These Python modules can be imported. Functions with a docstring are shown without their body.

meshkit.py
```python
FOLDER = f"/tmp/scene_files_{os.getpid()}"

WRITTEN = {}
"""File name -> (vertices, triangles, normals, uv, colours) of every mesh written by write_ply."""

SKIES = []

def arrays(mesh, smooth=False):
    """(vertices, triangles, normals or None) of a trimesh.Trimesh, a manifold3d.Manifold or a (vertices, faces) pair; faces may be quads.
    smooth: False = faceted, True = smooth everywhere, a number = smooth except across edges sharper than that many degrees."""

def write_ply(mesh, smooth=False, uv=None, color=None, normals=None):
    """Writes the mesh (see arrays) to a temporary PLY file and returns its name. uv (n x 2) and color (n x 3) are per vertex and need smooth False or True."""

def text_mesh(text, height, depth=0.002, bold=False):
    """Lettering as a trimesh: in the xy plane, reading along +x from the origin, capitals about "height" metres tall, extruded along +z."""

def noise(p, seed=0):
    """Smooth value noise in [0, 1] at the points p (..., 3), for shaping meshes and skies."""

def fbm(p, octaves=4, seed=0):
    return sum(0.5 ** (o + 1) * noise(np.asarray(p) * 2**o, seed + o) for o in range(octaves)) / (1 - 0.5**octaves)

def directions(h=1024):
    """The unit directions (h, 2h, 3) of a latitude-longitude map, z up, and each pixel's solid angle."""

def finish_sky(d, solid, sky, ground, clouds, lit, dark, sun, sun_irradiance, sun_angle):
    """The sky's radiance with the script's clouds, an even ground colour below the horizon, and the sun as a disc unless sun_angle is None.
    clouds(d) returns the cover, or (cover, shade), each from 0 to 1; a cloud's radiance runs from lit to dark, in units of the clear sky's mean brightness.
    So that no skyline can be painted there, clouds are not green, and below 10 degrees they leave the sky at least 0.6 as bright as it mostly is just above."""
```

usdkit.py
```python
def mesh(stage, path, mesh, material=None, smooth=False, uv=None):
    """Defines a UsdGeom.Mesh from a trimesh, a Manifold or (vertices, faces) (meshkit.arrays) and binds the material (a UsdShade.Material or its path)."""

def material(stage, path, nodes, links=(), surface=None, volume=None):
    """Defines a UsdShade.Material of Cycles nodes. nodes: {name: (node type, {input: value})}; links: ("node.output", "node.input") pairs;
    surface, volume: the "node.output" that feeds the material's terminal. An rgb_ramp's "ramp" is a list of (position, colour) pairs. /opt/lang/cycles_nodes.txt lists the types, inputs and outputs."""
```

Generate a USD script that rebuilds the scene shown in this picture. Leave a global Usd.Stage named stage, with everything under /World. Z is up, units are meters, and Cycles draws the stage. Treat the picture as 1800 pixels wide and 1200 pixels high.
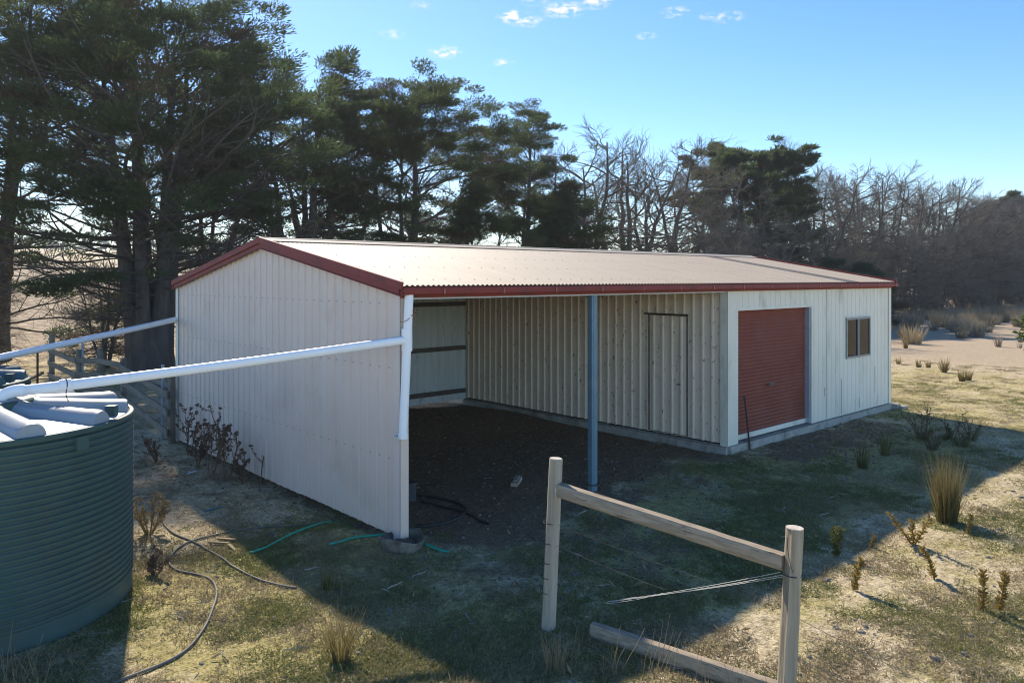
import math
import numpy as np, trimesh
from shapely.geometry import Polygon
import usdkit, meshkit
from pxr import Usd, UsdGeom, UsdLux, UsdShade, Gf, Sdf, Vt

stage = Usd.Stage.CreateInMemory()
UsdGeom.SetStageUpAxis(stage, UsdGeom.Tokens.z)
UsdGeom.Xform.Define(stage, '/World')
UsdGeom.Scope.Define(stage, '/World/Looks')

# ------------------------------------------------------------------ camera
CAM = np.array([-5.078, -7.507, 3.079]); YAW = 0.738; FPX = 1353.7; CY = 489.07     # pixels of an 1800 x 1200 frame
EXPOSURE = 1.60
cam = UsdGeom.Camera.Define(stage, '/World/camera')
FW = np.array([math.sin(YAW), math.cos(YAW), 0.0]); RT = np.array([math.cos(YAW), -math.sin(YAW), 0.0])
M = Gf.Matrix4d(*RT, 0, 0, 0, 1, 0, *(-FW), 0, *CAM, 1)
cam.AddTransformOp().Set(M)
cam.CreateHorizontalApertureAttr(36.0); cam.CreateVerticalApertureAttr(24.0)
cam.CreateFocalLengthAttr(36.0 * FPX / 1800.0)
cam.CreateVerticalApertureOffsetAttr(-(600 - CY) / 1800.0 * 36.0)
cam.CreateExposureAttr(EXPOSURE)
cam.CreateClippingRangeAttr(Gf.Vec2f(0.05, 20000))

# ------------------------------------------------------------------ sky and sun
AZ, EL = math.radians(18.0), math.radians(38.8)
SKY, SUN = 0.065, 0.64
SDIR = np.array([math.sin(AZ) * math.cos(EL), math.cos(AZ) * math.cos(EL), math.sin(EL)])


def ray(px, py):
    return FW * FPX + RT * (px - 900) + np.array([0, 0, 1.0]) * (CY - py)


nodes = {'tc': ('texture_coordinate', {}),
         'sky': ('sky_texture', {'sky_type': 'single_scattering', 'sun_disc': False, 'sun_elevation': EL, 'sun_rotation': AZ, 'altitude': 100.0, 'air_density': 1.0, 'aerosol_density': 0.15, 'ozone_density': 3.0}),
         'mp': ('mapping', {'scale': (95.0, 95.0, 230.0)}),
         'n': ('noise_texture', {'scale': 1.0, 'detail': 6.0, 'roughness': 0.62}),
         'cl': ('color', {'value': (5.2, 5.2, 5.2)}),
         'mx': ('mix', {'mix_type': 'mix'}),
         'sat': ('hsv', {'hue': .506, 'saturation': 1.25, 'value': 1.0}),
         'bg': ('background_shader', {'strength': SKY})}
links = [('tc.generated', 'mp.vector'), ('mp.vector', 'n.vector')]
prev = None
for i, (px, py, w, a) in enumerate([(902, 30, 30, 1.0), (925, 36, 34, .55), (990, 18, 36, .95), (1045, 3, 34, .7), (782, 92, 30, .8), (886, 111, 20, .6), (1187, 22, 26, .55), (1280, 31, 26, .7), (1245, 30, 18, .35),
                                    (1136, 64, 18, .6), (690, 60, 24, .4), (740, 10, 20, .3), (940, 2, 26, .35)]):
    d = ray(px, py); d /= np.linalg.norm(d)
    nodes[f's{i}'] = ('vector_math', {'math_type': 'subtract', 'vector2': tuple(d)})
    nodes[f'g{i}'] = ('vector_math', {'math_type': 'multiply', 'vector2': (1.0, 1.0, 2.6)})
    nodes[f'l{i}'] = ('vector_math', {'math_type': 'length'})
    nodes[f'r{i}'] = ('map_range', {'from_min': 0.0, 'from_max': 1.08 * w / FPX, 'to_min': a * 1.0, 'to_max': 0.0, 'clamp': True})
    links += [('tc.generated', f's{i}.vector1'), (f's{i}.vector', f'g{i}.vector1'), (f'g{i}.vector', f'l{i}.vector1'), (f'l{i}.value', f'r{i}.value')]
    if prev:
        nodes[f'm{i}'] = ('math', {'math_type': 'maximum'})
        links += [(prev, f'm{i}.value1'), (f'r{i}.result', f'm{i}.value2')]
        prev = f'm{i}.value'
    else:
        prev = 'r0.result'
nodes['nr'] = ('map_range', {'from_min': 0.42, 'from_max': 0.66, 'to_min': 0.0, 'to_max': 2.3, 'clamp': True})
nodes['mm'] = ('math', {'math_type': 'multiply', 'use_clamp': True})
links += [('n.fac', 'nr.value'), ('nr.result', 'mm.value1'), (prev, 'mm.value2'), ('mm.value', 'mx.fac'), ('sky.color', 'sat.color'), ('sat.color', 'mx.color1'), ('cl.color', 'mx.color2'), ('mx.color', 'bg.color')]
sky_m = usdkit.material(stage, '/World/Looks/sky', nodes, links, surface='bg.background')
dome = UsdLux.DomeLight.Define(stage, '/World/sky')
UsdShade.MaterialBindingAPI.Apply(dome.GetPrim()).Bind(sky_m)
dome.GetPrim().SetCustomDataByKey('kind', 'structure')

sun = UsdLux.DistantLight.Define(stage, '/World/sun')
zx = SDIR; xx = np.cross([0, 0, 1.0], zx); xx /= np.linalg.norm(xx); yx = np.cross(zx, xx)
sun.AddTransformOp().Set(Gf.Matrix4d(*xx, 0, *yx, 0, *zx, 0, 0, 0, 0, 1))
sun.CreateIntensityAttr(SUN); sun.CreateAngleAttr(1.1); sun.CreateColorAttr(Gf.Vec3f(1.0, 0.9, 0.76)); sun.CreateNormalizeAttr(True)


# ------------------------------------------------------------------ helpers
used = {}


def numbered(path):
    n = used.get(path, 0); used[path] = n + 1
    return path if n == 0 else f'{path}_{n:03d}'


def tag(p, label=None, cat=None, group=None, kind=None):
    for k, v in (('label', label), ('category', cat), ('group', group), ('kind', kind)):
        if v: p.SetCustomDataByKey(k, v)
    return p


def thing(name, label, cat, loc=(0, 0, 0), rz=0.0, group=None, scale=1.0):
    x = UsdGeom.Xform.Define(stage, numbered('/World/' + name))
    x.AddTranslateOp().Set(Gf.Vec3d(*map(float, loc))); x.AddRotateZOp().Set(float(rz)); x.AddScaleOp().Set(Gf.Vec3f(*([float(scale)] * 3)) if np.ndim(scale) == 0 else Gf.Vec3f(*map(float, scale)))
    return tag(x.GetPrim(), label, cat, group)


def dup(src, name, label, cat, loc, rz=0.0, group=None, scale=1.0):
    p = thing(name, label, cat, loc, rz, group, scale)
    p.GetReferences().AddInternalReference(src.GetPath()); p.SetInstanceable(True)
    return p


def part(name, mesh, mat, parent=None, smooth=False, label=None, kind=None):
    base = str(parent.GetPath()) if parent is not None else '/World'
    m = usdkit.mesh(stage, numbered(f'{base}/{name}'), mesh, mat, smooth)
    return tag(m.GetPrim(), label, None, None, kind)


def single(name, mesh, mat, label, cat, group=None, smooth=False):
    return tag(part(name, mesh, mat, None, smooth), label, cat, group)


def box(x0, x1, y0, y1, z0, z1):
    m = trimesh.creation.box([x1 - x0, y1 - y0, z1 - z0]); m.apply_translation([(x0 + x1) / 2, (y0 + y1) / 2, (z0 + z1) / 2])
    return m


def cat(*ms):
    ms = [x for x in (ms[0] if len(ms) == 1 and isinstance(ms[0], list) else ms)]
    vs, fs, n = [], [], 0
    for m in ms:
        v, f = (np.asarray(m.vertices), np.asarray(m.faces)) if hasattr(m, 'vertices') else m
        vs.append(v); fs.append(f + n); n += len(v)
    return np.vstack(vs), np.vstack(fs)


def tubes(P, R, sides=3, cap=False):
    """P (N,k,3), R (N,k): N tubes as one mesh, with one frame per tube."""
    P = np.asarray(P, float); R = np.asarray(R, float); N, k, _ = P.shape
    t = P[:, -1] - P[:, 0]; t /= np.maximum(np.linalg.norm(t, axis=1, keepdims=True), 1e-9)
    ref = np.where(np.abs(t[:, 2:3]) > 0.8, [[1.0, 0, 0]], [[0, 0, 1.0]])
    a = np.cross(t, ref); a /= np.linalg.norm(a, axis=1, keepdims=True); b = np.cross(t, a)
    ang = np.arange(sides) * 2 * np.pi / sides
    ring = a[:, None, None, :] * np.cos(ang)[None, None, :, None] + b[:, None, None, :] * np.sin(ang)[None, None, :, None]
    V = P[:, :, None, :] + ring * R[:, :, None, None]
    i = np.arange(k - 1)[:, None] * sides; j = np.arange(sides)[None, :]; j2 = (j + 1) % sides
    q = np.stack([i + j, i + j2, i + sides + j2, i + sides + j], -1).reshape(-1, 4)
    tri = np.vstack([q[:, [0, 2, 1]], q[:, [0, 3, 2]]])
    if cap:
        e = np.arange(1, sides - 1); last = (k - 1) * sides
        tri = np.vstack([tri, np.stack([0 * e, e, e + 1], 1), np.stack([last + 0 * e, last + e + 1, last + e], 1)])
    F = (tri[None] + (np.arange(N) * k * sides)[:, None, None]).reshape(-1, 3)
    return V.reshape(-1, 3), F


def sweep(pts, r, sides=8, n=None):
    """One round tube along a smooth curve through pts (true frames)."""
    pts = np.asarray(pts, float)
    if n:
        from scipy.interpolate import CubicSpline
        s = np.r_[0, np.cumsum(np.linalg.norm(np.diff(pts, axis=0), axis=1))]
        pts = CubicSpline(s, pts)(np.linspace(0, s[-1], n))
    k = len(pts); T = np.gradient(pts, axis=0); T /= np.linalg.norm(T, axis=1, keepdims=True)
    up = np.array([0, 0, 1.0]) if abs(T[0][2]) < .9 else np.array([1.0, 0, 0])
    V = []; r = np.broadcast_to(r, k)
    a = np.cross(T[0], up); a /= np.linalg.norm(a)
    for i in range(k):
        a = a - T[i] * (a @ T[i]); a /= np.linalg.norm(a); b = np.cross(T[i], a)
        for j in range(sides):
            w = 2 * math.pi * j / sides
            V.append(pts[i] + r[i] * (a * math.cos(w) + b * math.sin(w)))
    F = []
    for i in range(k - 1):
        for j in range(sides):
            p, q = i * sides + j, i * sides + (j + 1) % sides
            F += [[p, q, q + sides], [p, q + sides, p + sides]]
    for j in range(1, sides - 1):
        F += [[0, j + 1, j], [(k - 1) * sides, (k - 1) * sides + j, (k - 1) * sides + j + 1]]
    return np.array(V), np.array(F)


def beam(p, q, w, h, roll=0.0):
    """A rectangular bar from p to q; h measured upwards."""
    p, q = np.asarray(p, float), np.asarray(q, float); t = q - p; L = np.linalg.norm(t); t /= L
    up = np.array([0, 0, 1.0]) if abs(t[2]) < .95 else np.array([0, 1.0, 0])
    a = np.cross(t, up); a /= np.linalg.norm(a); b = np.cross(a, t)
    m = trimesh.creation.box([L, w, h]); T = np.eye(4); T[:3, 0], T[:3, 1], T[:3, 2], T[:3, 3] = t, a, b, (p + q) / 2
    if np.linalg.det(T[:3, :3]) < 0: T[:3, 1] *= -1
    m.apply_transform(T)
    return m


def lathe(profile, n=48, loc=(0, 0, 0)):
    m = trimesh.creation.revolve(np.asarray(profile, float), sections=n); m.apply_translation(loc)
    return m


# ------------------------------------------------------------------ materials
def mat(name, c1, c2=None, scale=6.0, rough=0.6, metal=0.0, bump=0.0, bscale=40.0, spec=0.4, detail=4.0, stretch=(1, 1, 1), dirt=None, dscale=2.0, dlo=.5, dhi=.7, island=0.0, trans=0.0):
    c2 = c2 or tuple(0.8 * x for x in c1)
    n = {'g': ('geometry', {}), 'mp': ('mapping', {'scale': stretch}), 'n': ('noise_texture', {'scale': scale, 'detail': detail, 'roughness': .6}),
         'r': ('rgb_ramp', {'ramp': [(0.3, c1), (0.7, c2)]}), 'p': ('principled_bsdf', {'roughness': rough, 'metallic': metal, 'specular_ior_level': spec})}
    l = [('g.position', 'mp.vector'), ('mp.vector', 'n.vector'), ('n.fac', 'r.fac')]
    col = 'r.color'
    if dirt:
        n['dn'] = ('noise_texture', {'scale': dscale, 'detail': 6.0, 'roughness': .65}); n['dr'] = ('map_range', {'from_min': dlo, 'from_max': dhi, 'clamp': True}); n['dm'] = ('mix', {'color2': dirt})
        l += [('mp.vector', 'dn.vector'), ('dn.fac', 'dr.value'), ('dr.result', 'dm.fac'), (col, 'dm.color1')]; col = 'dm.color'
    if island:
        n['ir'] = ('map_range', {'to_min': 1 - island, 'to_max': 1 + island}); n['hv'] = ('hsv', {})
        l += [('g.random_per_island', 'ir.value'), ('ir.result', 'hv.value'), (col, 'hv.color')]; col = 'hv.color'
    l.append((col, 'p.base_color'))
    if bump:
        n['bn'] = ('noise_texture', {'scale': bscale, 'detail': 5.0, 'roughness': .65}); n['b'] = ('bump', {'strength': 1.0, 'distance': bump})
        l += [('mp.vector', 'bn.vector'), ('bn.fac', 'b.height'), ('b.normal', 'p.normal')]
    surf = 'p.BSDF'
    if trans:
        n['t'] = ('translucent_bsdf', {}); n['mc'] = ('mix_closure', {'fac': trans})
        l += [(col, 't.color'), ('p.BSDF', 'mc.closure1'), ('t.BSDF', 'mc.closure2')]; surf = 'mc.closure'
    return usdkit.material(stage, '/World/Looks/' + name, n, l, surface=surf)


CREAM = mat('cream_steel', (.66, .515, .42), (.62, .48, .385), 1.5, .5, spec=.3, dirt=(.50, .385, .30), dscale=1.1, dlo=.55, dhi=.85)
ROOF = mat('roof_cream_steel', (.47, .385, .285), (.44, .355, .255), .8, .65, spec=.3, dirt=(.39, .31, .21), dscale=.9, dlo=.5, dhi=.85, stretch=(3, .6, 1))
OLDCREAM = mat('weathered_cream_steel', (.70, .645, .535), (.62, .57, .46), 1.2, .55, spec=.35, dirt=(.32, .29, .23), dscale=2.4, dlo=.55, dhi=.8, stretch=(1, 1, .35))
INCREAM = mat('stained_cream_steel', (.74, .62, .49), (.66, .55, .43), 1.6, .55, spec=.35, dirt=(.16, .11, .07), dscale=9, dlo=.60, dhi=.68, stretch=(1, 1.5, .8))
INGREY = mat('blue_grey_inside_steel', (.56, .60, .60), (.48, .51, .50), 1.6, .55, spec=.35, dirt=(.12, .10, .08), dscale=5, dlo=.62, dhi=.72, stretch=(1.4, 1, .4))
RED = mat('red_steel', (.215, .036, .027), (.18, .03, .022), 2.0, .6, spec=.25, dirt=(.12, .03, .025), dscale=3)
REDDOOR = mat('red_door_steel', (.20, .050, .028), (.16, .040, .023), 1.2, .6, spec=.25, dirt=(.20, .07, .05), dscale=2, dlo=.5, dhi=.8)
BLUESTEEL = mat('blue_grey_column_steel', (.13, .215, .265), (.10, .17, .215), 5, .45, metal=.3)
GALV = mat('galvanised_steel', (.42, .47, .52), (.34, .39, .44), 8.0, .38, metal=.65)
DARKSTEEL = mat('dark_girt_steel', (.07, .06, .05), (.11, .09, .075), 5.0, .6)
ALU = mat('aluminium', (.55, .57, .58), (.48, .50, .51), 10, .4, metal=.5)
SKYLIGHT = mat('aged_translucent_sheet', (.20, .17, .12), (.12, .10, .07), 6, .5, dirt=(.06, .05, .035), dscale=9)
PVC = mat('white_pvc', (.80, .80, .79), (.74, .75, .75), 3, .35, spec=.5, dirt=(.52, .48, .40), dscale=4, dlo=.6, dhi=.9)
CONC = mat('concrete', (.36, .34, .30), (.26, .245, .21), 8, .9, bump=.004, dirt=(.14, .12, .09), dscale=3)
TIMBER = mat('weathered_timber', (.36, .30, .215), (.20, .165, .115), 26, .85, bump=.008, bscale=30, stretch=(1, 1, .07), dirt=(.40, .36, .29), dscale=3)
RAILWOOD = mat('weathered_rail_timber', (.37, .295, .205), (.20, .155, .105), 30, .85, bump=.010, bscale=22, stretch=(1.2, .14, 1.2), dirt=(.12, .09, .06), dscale=22, dlo=.58, dhi=.66)
ENDGRAIN = mat('timber_end_grain', (.60, .54, .43), (.38, .32, .24), 30, .9, bump=.004)
YARDWOOD = mat('grey_yard_timber', (.20, .165, .12), (.11, .088, .064), 6, .88, bump=.004, stretch=(1, .15, 1), dirt=(.13, .11, .09), dscale=3)
TANKM = mat('green_tank_plastic', (.046, .088, .078), (.037, .070, .063), 3, .55, spec=.3, dirt=(.06, .07, .06), dscale=2.4, dlo=.52, dhi=.85, bump=.0015, bscale=60)
LIDM = mat('pale_tank_lid', (.27, .30, .32), (.24, .27, .29), 2, .45, spec=.5, dirt=(.30, .30, .27), dscale=3)
BARK = mat('cypress_bark', (.095, .078, .066), (.048, .039, .032), 5, .95, bump=.03, bscale=9, stretch=(1, 1, .25))
DEADBARK = mat('grey_dead_bark', (.115, .092, .070), (.07, .055, .041), 3, .95)
DARKTWIG = mat('dark_dead_twig', (.12, .095, .08), (.07, .055, .045), 1.2, .95)
TWIG = mat('dead_twig', (.215, .172, .125), (.13, .103, .073), 1.2, .95)
PALETWIG = mat('bleached_twig', (.34, .30, .25), (.24, .20, .16), 2, .9)
RUST = mat('rusty_steel', (.075, .040, .026), (.045, .026, .02), 12, .8)
HOSEG = mat('green_hose', (.02, .36, .23), (.02, .28, .18), 6, .4)
HOSEB = mat('black_pipe', (.018, .018, .018), (.03, .029, .027), 6, .45)
HOSEGREY = mat('dusty_grey_pipe', (.17, .155, .13), (.11, .10, .085), 5, .7)
SOILM = mat('dark_clod', (.15, .114, .076), (.11, .084, .056), 14, .95, island=.12)
STONE = mat('pale_stone', (.30, .27, .22), (.20, .18, .15), 14, .9, island=.3)
DARKTROUGH = mat('dark_trough', (.06, .062, .062), (.035, .036, .037), 6, .8, bump=.003)
WIRE = mat('fence_wire', (.30, .26, .22), (.18, .11, .07), 4, .5, metal=.5)
PALEWIRE = mat('bright_fence_wire', (.62, .60, .56), (.5, .48, .44), 4, .4, metal=.3)
DARK = mat('dark_void', (.012, .012, .012), (.02, .02, .02), 4, .8)
GREENS = [mat(f'cypress_foliage{s}', a, b, .55, .6, spec=.2, island=.4, trans=.5) for s, a, b in
          (('', (.118, .185, .078), (.165, .215, .085)), ('_bright', (.125, .182, .066), (.180, .215, .082)), ('_deep', (.10, .160, .080), (.140, .185, .092)))]
BROWNLEAF = mat('brown_foliage', (.22, .15, .085), (.15, .105, .06), 1, .8, island=.35, trans=.25)
RUSHM = mat('rush_blade', (.30, .24, .08), (.44, .335, .14), 3, .7, island=.35, trans=.3)
RUSHGREEN = mat('green_rush_blade', (.15, .18, .055), (.26, .235, .085), 3, .7, island=.35, trans=.3)
RUSHGREY = mat('grey_rush_blade', (.55, .465, .33), (.42, .355, .245), .6, .8, island=.35, trans=.2)
RUSHSTRAW = mat('straw_rush_blade', (.62, .50, .30), (.48, .38, .22), .8, .8, island=.3, trans=.25)
RUSHDARK = mat('dull_rush_blade', (.34, .30, .20), (.26, .22, .145), .8, .8, island=.3, trans=.2)
THISTLEM = mat('golden_thistle', (.56, .39, .11), (.38, .27, .08), 6, .75, island=.35, trans=.3)
THISTLEG = mat('green_thistle', (.24, .24, .06), (.15, .17, .045), 6, .75, island=.3, trans=.3)
BROWNSTALK = mat('brown_thistle', (.27, .165, .11), (.17, .105, .07), 8, .85, island=.35)
STRAW = mat('dry_straw', (.58, .46, .26), (.42, .33, .18), 3, .8, island=.35, trans=.25)
GRASSG = mat('short_green_grass', (.42, .40, .14), (.28, .31, .09), .9, .75, island=.4, trans=.25)
GRASSD = mat('short_dry_grass', (.68, .57, .34), (.48, .39, .21), .9, .8, island=.4, trans=.2)
SHRUBM = mat('dark_shrub_leaf', (.13, .135, .06), (.19, .165, .08), 4, .7, island=.4, trans=.25)
LEAFBRIGHT = mat('bright_leaf', (.11, .17, .02), (.07, .13, .02), 4, .55, island=.3, trans=.4)
PAPER = mat('pale_scrap', (.60, .60, .57), (.5, .5, .47), 6, .8)
GLASS = usdkit.material(stage, '/World/Looks/window_glass', {'f': ('fresnel', {'IOR': 1.5}), 't': ('transparent_bsdf', {'color': (.14, .145, .135)}), 'g': ('glossy_bsdf', {'color': (.75, .78, .8), 'roughness': .01}), 'm': ('mix_closure', {})},
                        [('f.fac', 'm.fac'), ('t.BSDF', 'm.closure1'), ('g.BSDF', 'm.closure2')], surface='m.closure')
GROUND = usdkit.material(stage, '/World/Looks/paddock_ground', {
    'g': ('geometry', {}), 'zn': ('attribute', {'attribute': 'zone'}), 'sep': ('separate_color', {}),
    'n1': ('noise_texture', {'scale': 1.6, 'detail': 9.0, 'roughness': .74}), 'n2': ('noise_texture', {'scale': 14.0, 'detail': 6.0, 'roughness': .7}), 'n3': ('noise_texture', {'scale': 48.0, 'detail': 4.0, 'roughness': .7}),
    'dry': ('rgb_ramp', {'ramp': [(.37, (.17, .13, .07)), (.49, (.52, .415, .25)), (.61, (.80, .67, .45))]}),
    'grn': ('rgb_ramp', {'ramp': [(.37, (.11, .092, .035)), (.49, (.37, .315, .12)), (.61, (.62, .51, .24))]}),
    'soil': ('rgb_ramp', {'ramp': [(.3, (.075, .052, .032)), (.50, (.225, .158, .095)), (.66, (.44, .32, .20))]}),
    'pale': ('rgb_ramp', {'ramp': [(.36, (.27, .205, .13)), (.64, (.58, .46, .32))]}),
    'e2': ('math', {'math_type': 'multiply_add', 'value2': .5, 'value3': 0.0}), 'e3': ('math', {'math_type': 'multiply_add', 'value2': .5}),
    'w1': ('math', {'math_type': 'multiply_add', 'value2': 1.7, 'value3': -.85}), 'a1': ('math', {'math_type': 'add'}), 'q1': ('map_range', {'from_min': .35, 'from_max': .65, 'clamp': True}),
    'a2': ('math', {'math_type': 'add'}), 'q2': ('map_range', {'from_min': .38, 'from_max': .62, 'clamp': True}),
    'm1': ('mix', {}), 'm2': ('mix', {}), 'm3': ('mix', {}), 'p': ('principled_bsdf', {'roughness': .95, 'specular_ior_level': .15}),
    'ad': ('math', {'math_type': 'multiply_add', 'value2': .45}), 'b': ('bump', {'strength': 1.0, 'distance': .045})},
    [('zn.color', 'sep.color'), ('g.position', 'n1.vector'), ('g.position', 'n2.vector'), ('g.position', 'n3.vector'),
     ('n3.fac', 'e2.value1'), ('n2.fac', 'e3.value1'), ('e2.value', 'e3.value3'), ('e3.value', 'dry.fac'), ('e3.value', 'grn.fac'), ('e3.value', 'soil.fac'), ('e3.value', 'pale.fac'),
     ('n1.fac', 'w1.value1'), ('w1.value', 'a1.value1'), ('sep.r', 'a1.value2'), ('a1.value', 'q1.value'), ('w1.value', 'a2.value1'), ('sep.g', 'a2.value2'), ('a2.value', 'q2.value'),
     ('sep.b', 'm1.fac'), ('dry.color', 'm1.color1'), ('pale.color', 'm1.color2'), ('q1.result', 'm2.fac'), ('m1.color', 'm2.color1'), ('grn.color', 'm2.color2'),
     ('q2.result', 'm3.fac'), ('m2.color', 'm3.color1'), ('soil.color', 'm3.color2'), ('m3.color', 'p.base_color'),
     ('n3.fac', 'ad.value1'), ('n2.fac', 'ad.value3'), ('ad.value', 'b.height'), ('b.normal', 'p.normal')], surface='p.BSDF')

# ------------------------------------------------------------------ ground
W, L1, L, HE, HR = 7.365, 6.912, 13.878, 3.0, 3.643


def sstep(a, b, x):
    t = np.clip((x - a) / (b - a), 0, 1); return t * t * (3 - 2 * t)


def inbox(x, y, x0, x1, y0, y1, s):
    return sstep(x0 - s, x0 + s, x) * (1 - sstep(x1 - s, x1 + s, x)) * sstep(y0 - s, y0 + s, y) * (1 - sstep(y1 - s, y1 + s, y))


def height(x, y):
    x, y = np.asarray(x, float), np.asarray(y, float)
    p = np.stack([x, y, 0 * x], -1)
    near = 1 - sstep(20, 60, np.hypot(x - 3, y + 1))
    z = .05 * (meshkit.fbm(p * .55, 3, 5) - .5) + near * (.045 * (meshkit.fbm(p * 2.3, 3, 9) - .5) + .022 * (meshkit.fbm(p * 8, 2, 4) - .5))
    z = z - .025
    z = z + .14 * inbox(x, y, .1, 5.6, 4.6, 8.0, 1.0) + .10 * np.exp(-((x - 5.9) ** 2 + (y - 5.4) ** 2) / 1.4)         # manure heaped in the shed
    z = z - .07 * np.exp(-((x + .02) / .16) ** 2) * sstep(.3, .8, y) * (1 - sstep(7, 7.6, y))                          # rut under the gable wall
    r = np.maximum(y - 30 - .18 * np.abs(x), 0)
    z = z + .055 * r * sstep(0, 60, r) * (1 - .55 * sstep(150, 600, r)) + 1.2 * (meshkit.fbm(p * .012, 3, 3) - .5) * sstep(40, 160, r)
    return z


def zones(x, y):
    p = np.stack([x, y, 0 * x], -1)
    wob = meshkit.fbm(p * .7, 3, 21) - .5
    soil = inbox(x, y + wob * 2.2, -.02, 6.95, -.35, 8.0, .9) * np.where(x < 0.0, .15, 1)
    soil = np.maximum(soil, .52 * inbox(x + wob, y + wob, -.9, 3.2, -2.6, -.4, .8))
    soil = np.maximum(soil, .62 * inbox(x + wob, y + wob, 6.9, 12.0, -1.5, .2, .6))
    soil = np.maximum(soil, .42 * inbox(x, y, -2.3, .3, 2.4, 9.0, .9)); soil = np.maximum(soil, .56 * sstep(18, 30, y) * (1 - sstep(24, 40, x)))
    grn = inbox(x + wob * 2, y + wob * 2, .4, 11.5, -3.4, -.3, .9) * .82
    grn = np.maximum(grn, .68 * inbox(x + wob, y + wob, -3.6, .4, -3.2, 1.6, .7)); grn = np.maximum(grn, .44 * inbox(x, y, -4, 16, -9, .5, .5))
    grn = np.maximum(grn, .74 * inbox(x + wob * 2, y + wob * 2, 11.0, 24, -6.0, 4.0, 2.0) * .72)
    grn = np.maximum(grn, .45 * inbox(x + wob * 3, y + wob * 3, -30, 4, 12, 26, 3.0))
    pale = sstep(20, 30, x + wob * 6) * (1 - sstep(60, 90, y))
    
    return grn, soil, np.clip(pale, 0, 1)


def axis(lo, hi, step, far, g=1.16):
    a = list(np.arange(lo, hi + 1e-6, step)); s = step; x = hi
    while x < far: s *= g; x += s; a.append(x)
    s = step; x = lo
    while x > -far: s *= g; x -= s; a.insert(0, x)
    return np.array(a)


gx, gy = axis(-5.5, 15.5, .085, 900), axis(-6.5, 8.5, .085, 900)
X, Y = np.meshgrid(gx, gy); Z = height(X, Y)
gv = np.stack([X, Y, Z], -1).reshape(-1, 3)
ii = (np.arange(len(gy) - 1)[:, None] * len(gx) + np.arange(len(gx) - 1)[None]).ravel()
gf = np.vstack([np.stack([ii, ii + 1, ii + len(gx) + 1], 1), np.stack([ii, ii + len(gx) + 1, ii + len(gx)], 1)])
gm = usdkit.mesh(stage, '/World/ground', (gv, gf), GROUND, True)
zc = np.stack(zones(gv[:, 0], gv[:, 1]), -1)
UsdGeom.PrimvarsAPI(gm).CreatePrimvar('zone', Sdf.ValueTypeNames.Color3fArray, 'vertex').Set(Vt.Vec3fArray.FromNumpy(zc.astype(np.float32)))
tag(gm.GetPrim(), kind='structure')


def at(px, py, z=0.0):
    d = ray(px, py); t = (z - CAM[2]) / d[2]; return CAM + d * t


def on_ground(px, py):
    p = at(px, py); p = at(px, py, float(height(p[0], p[1]))); return np.array([p[0], p[1], float(height(p[0], p[1]))])


# ------------------------------------------------------------------ shed
shed = thing('farm_shed', 'long cream corrugated steel farm shed with red trim, open bay and red roller door', 'shed')
RIB = W / 36


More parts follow.
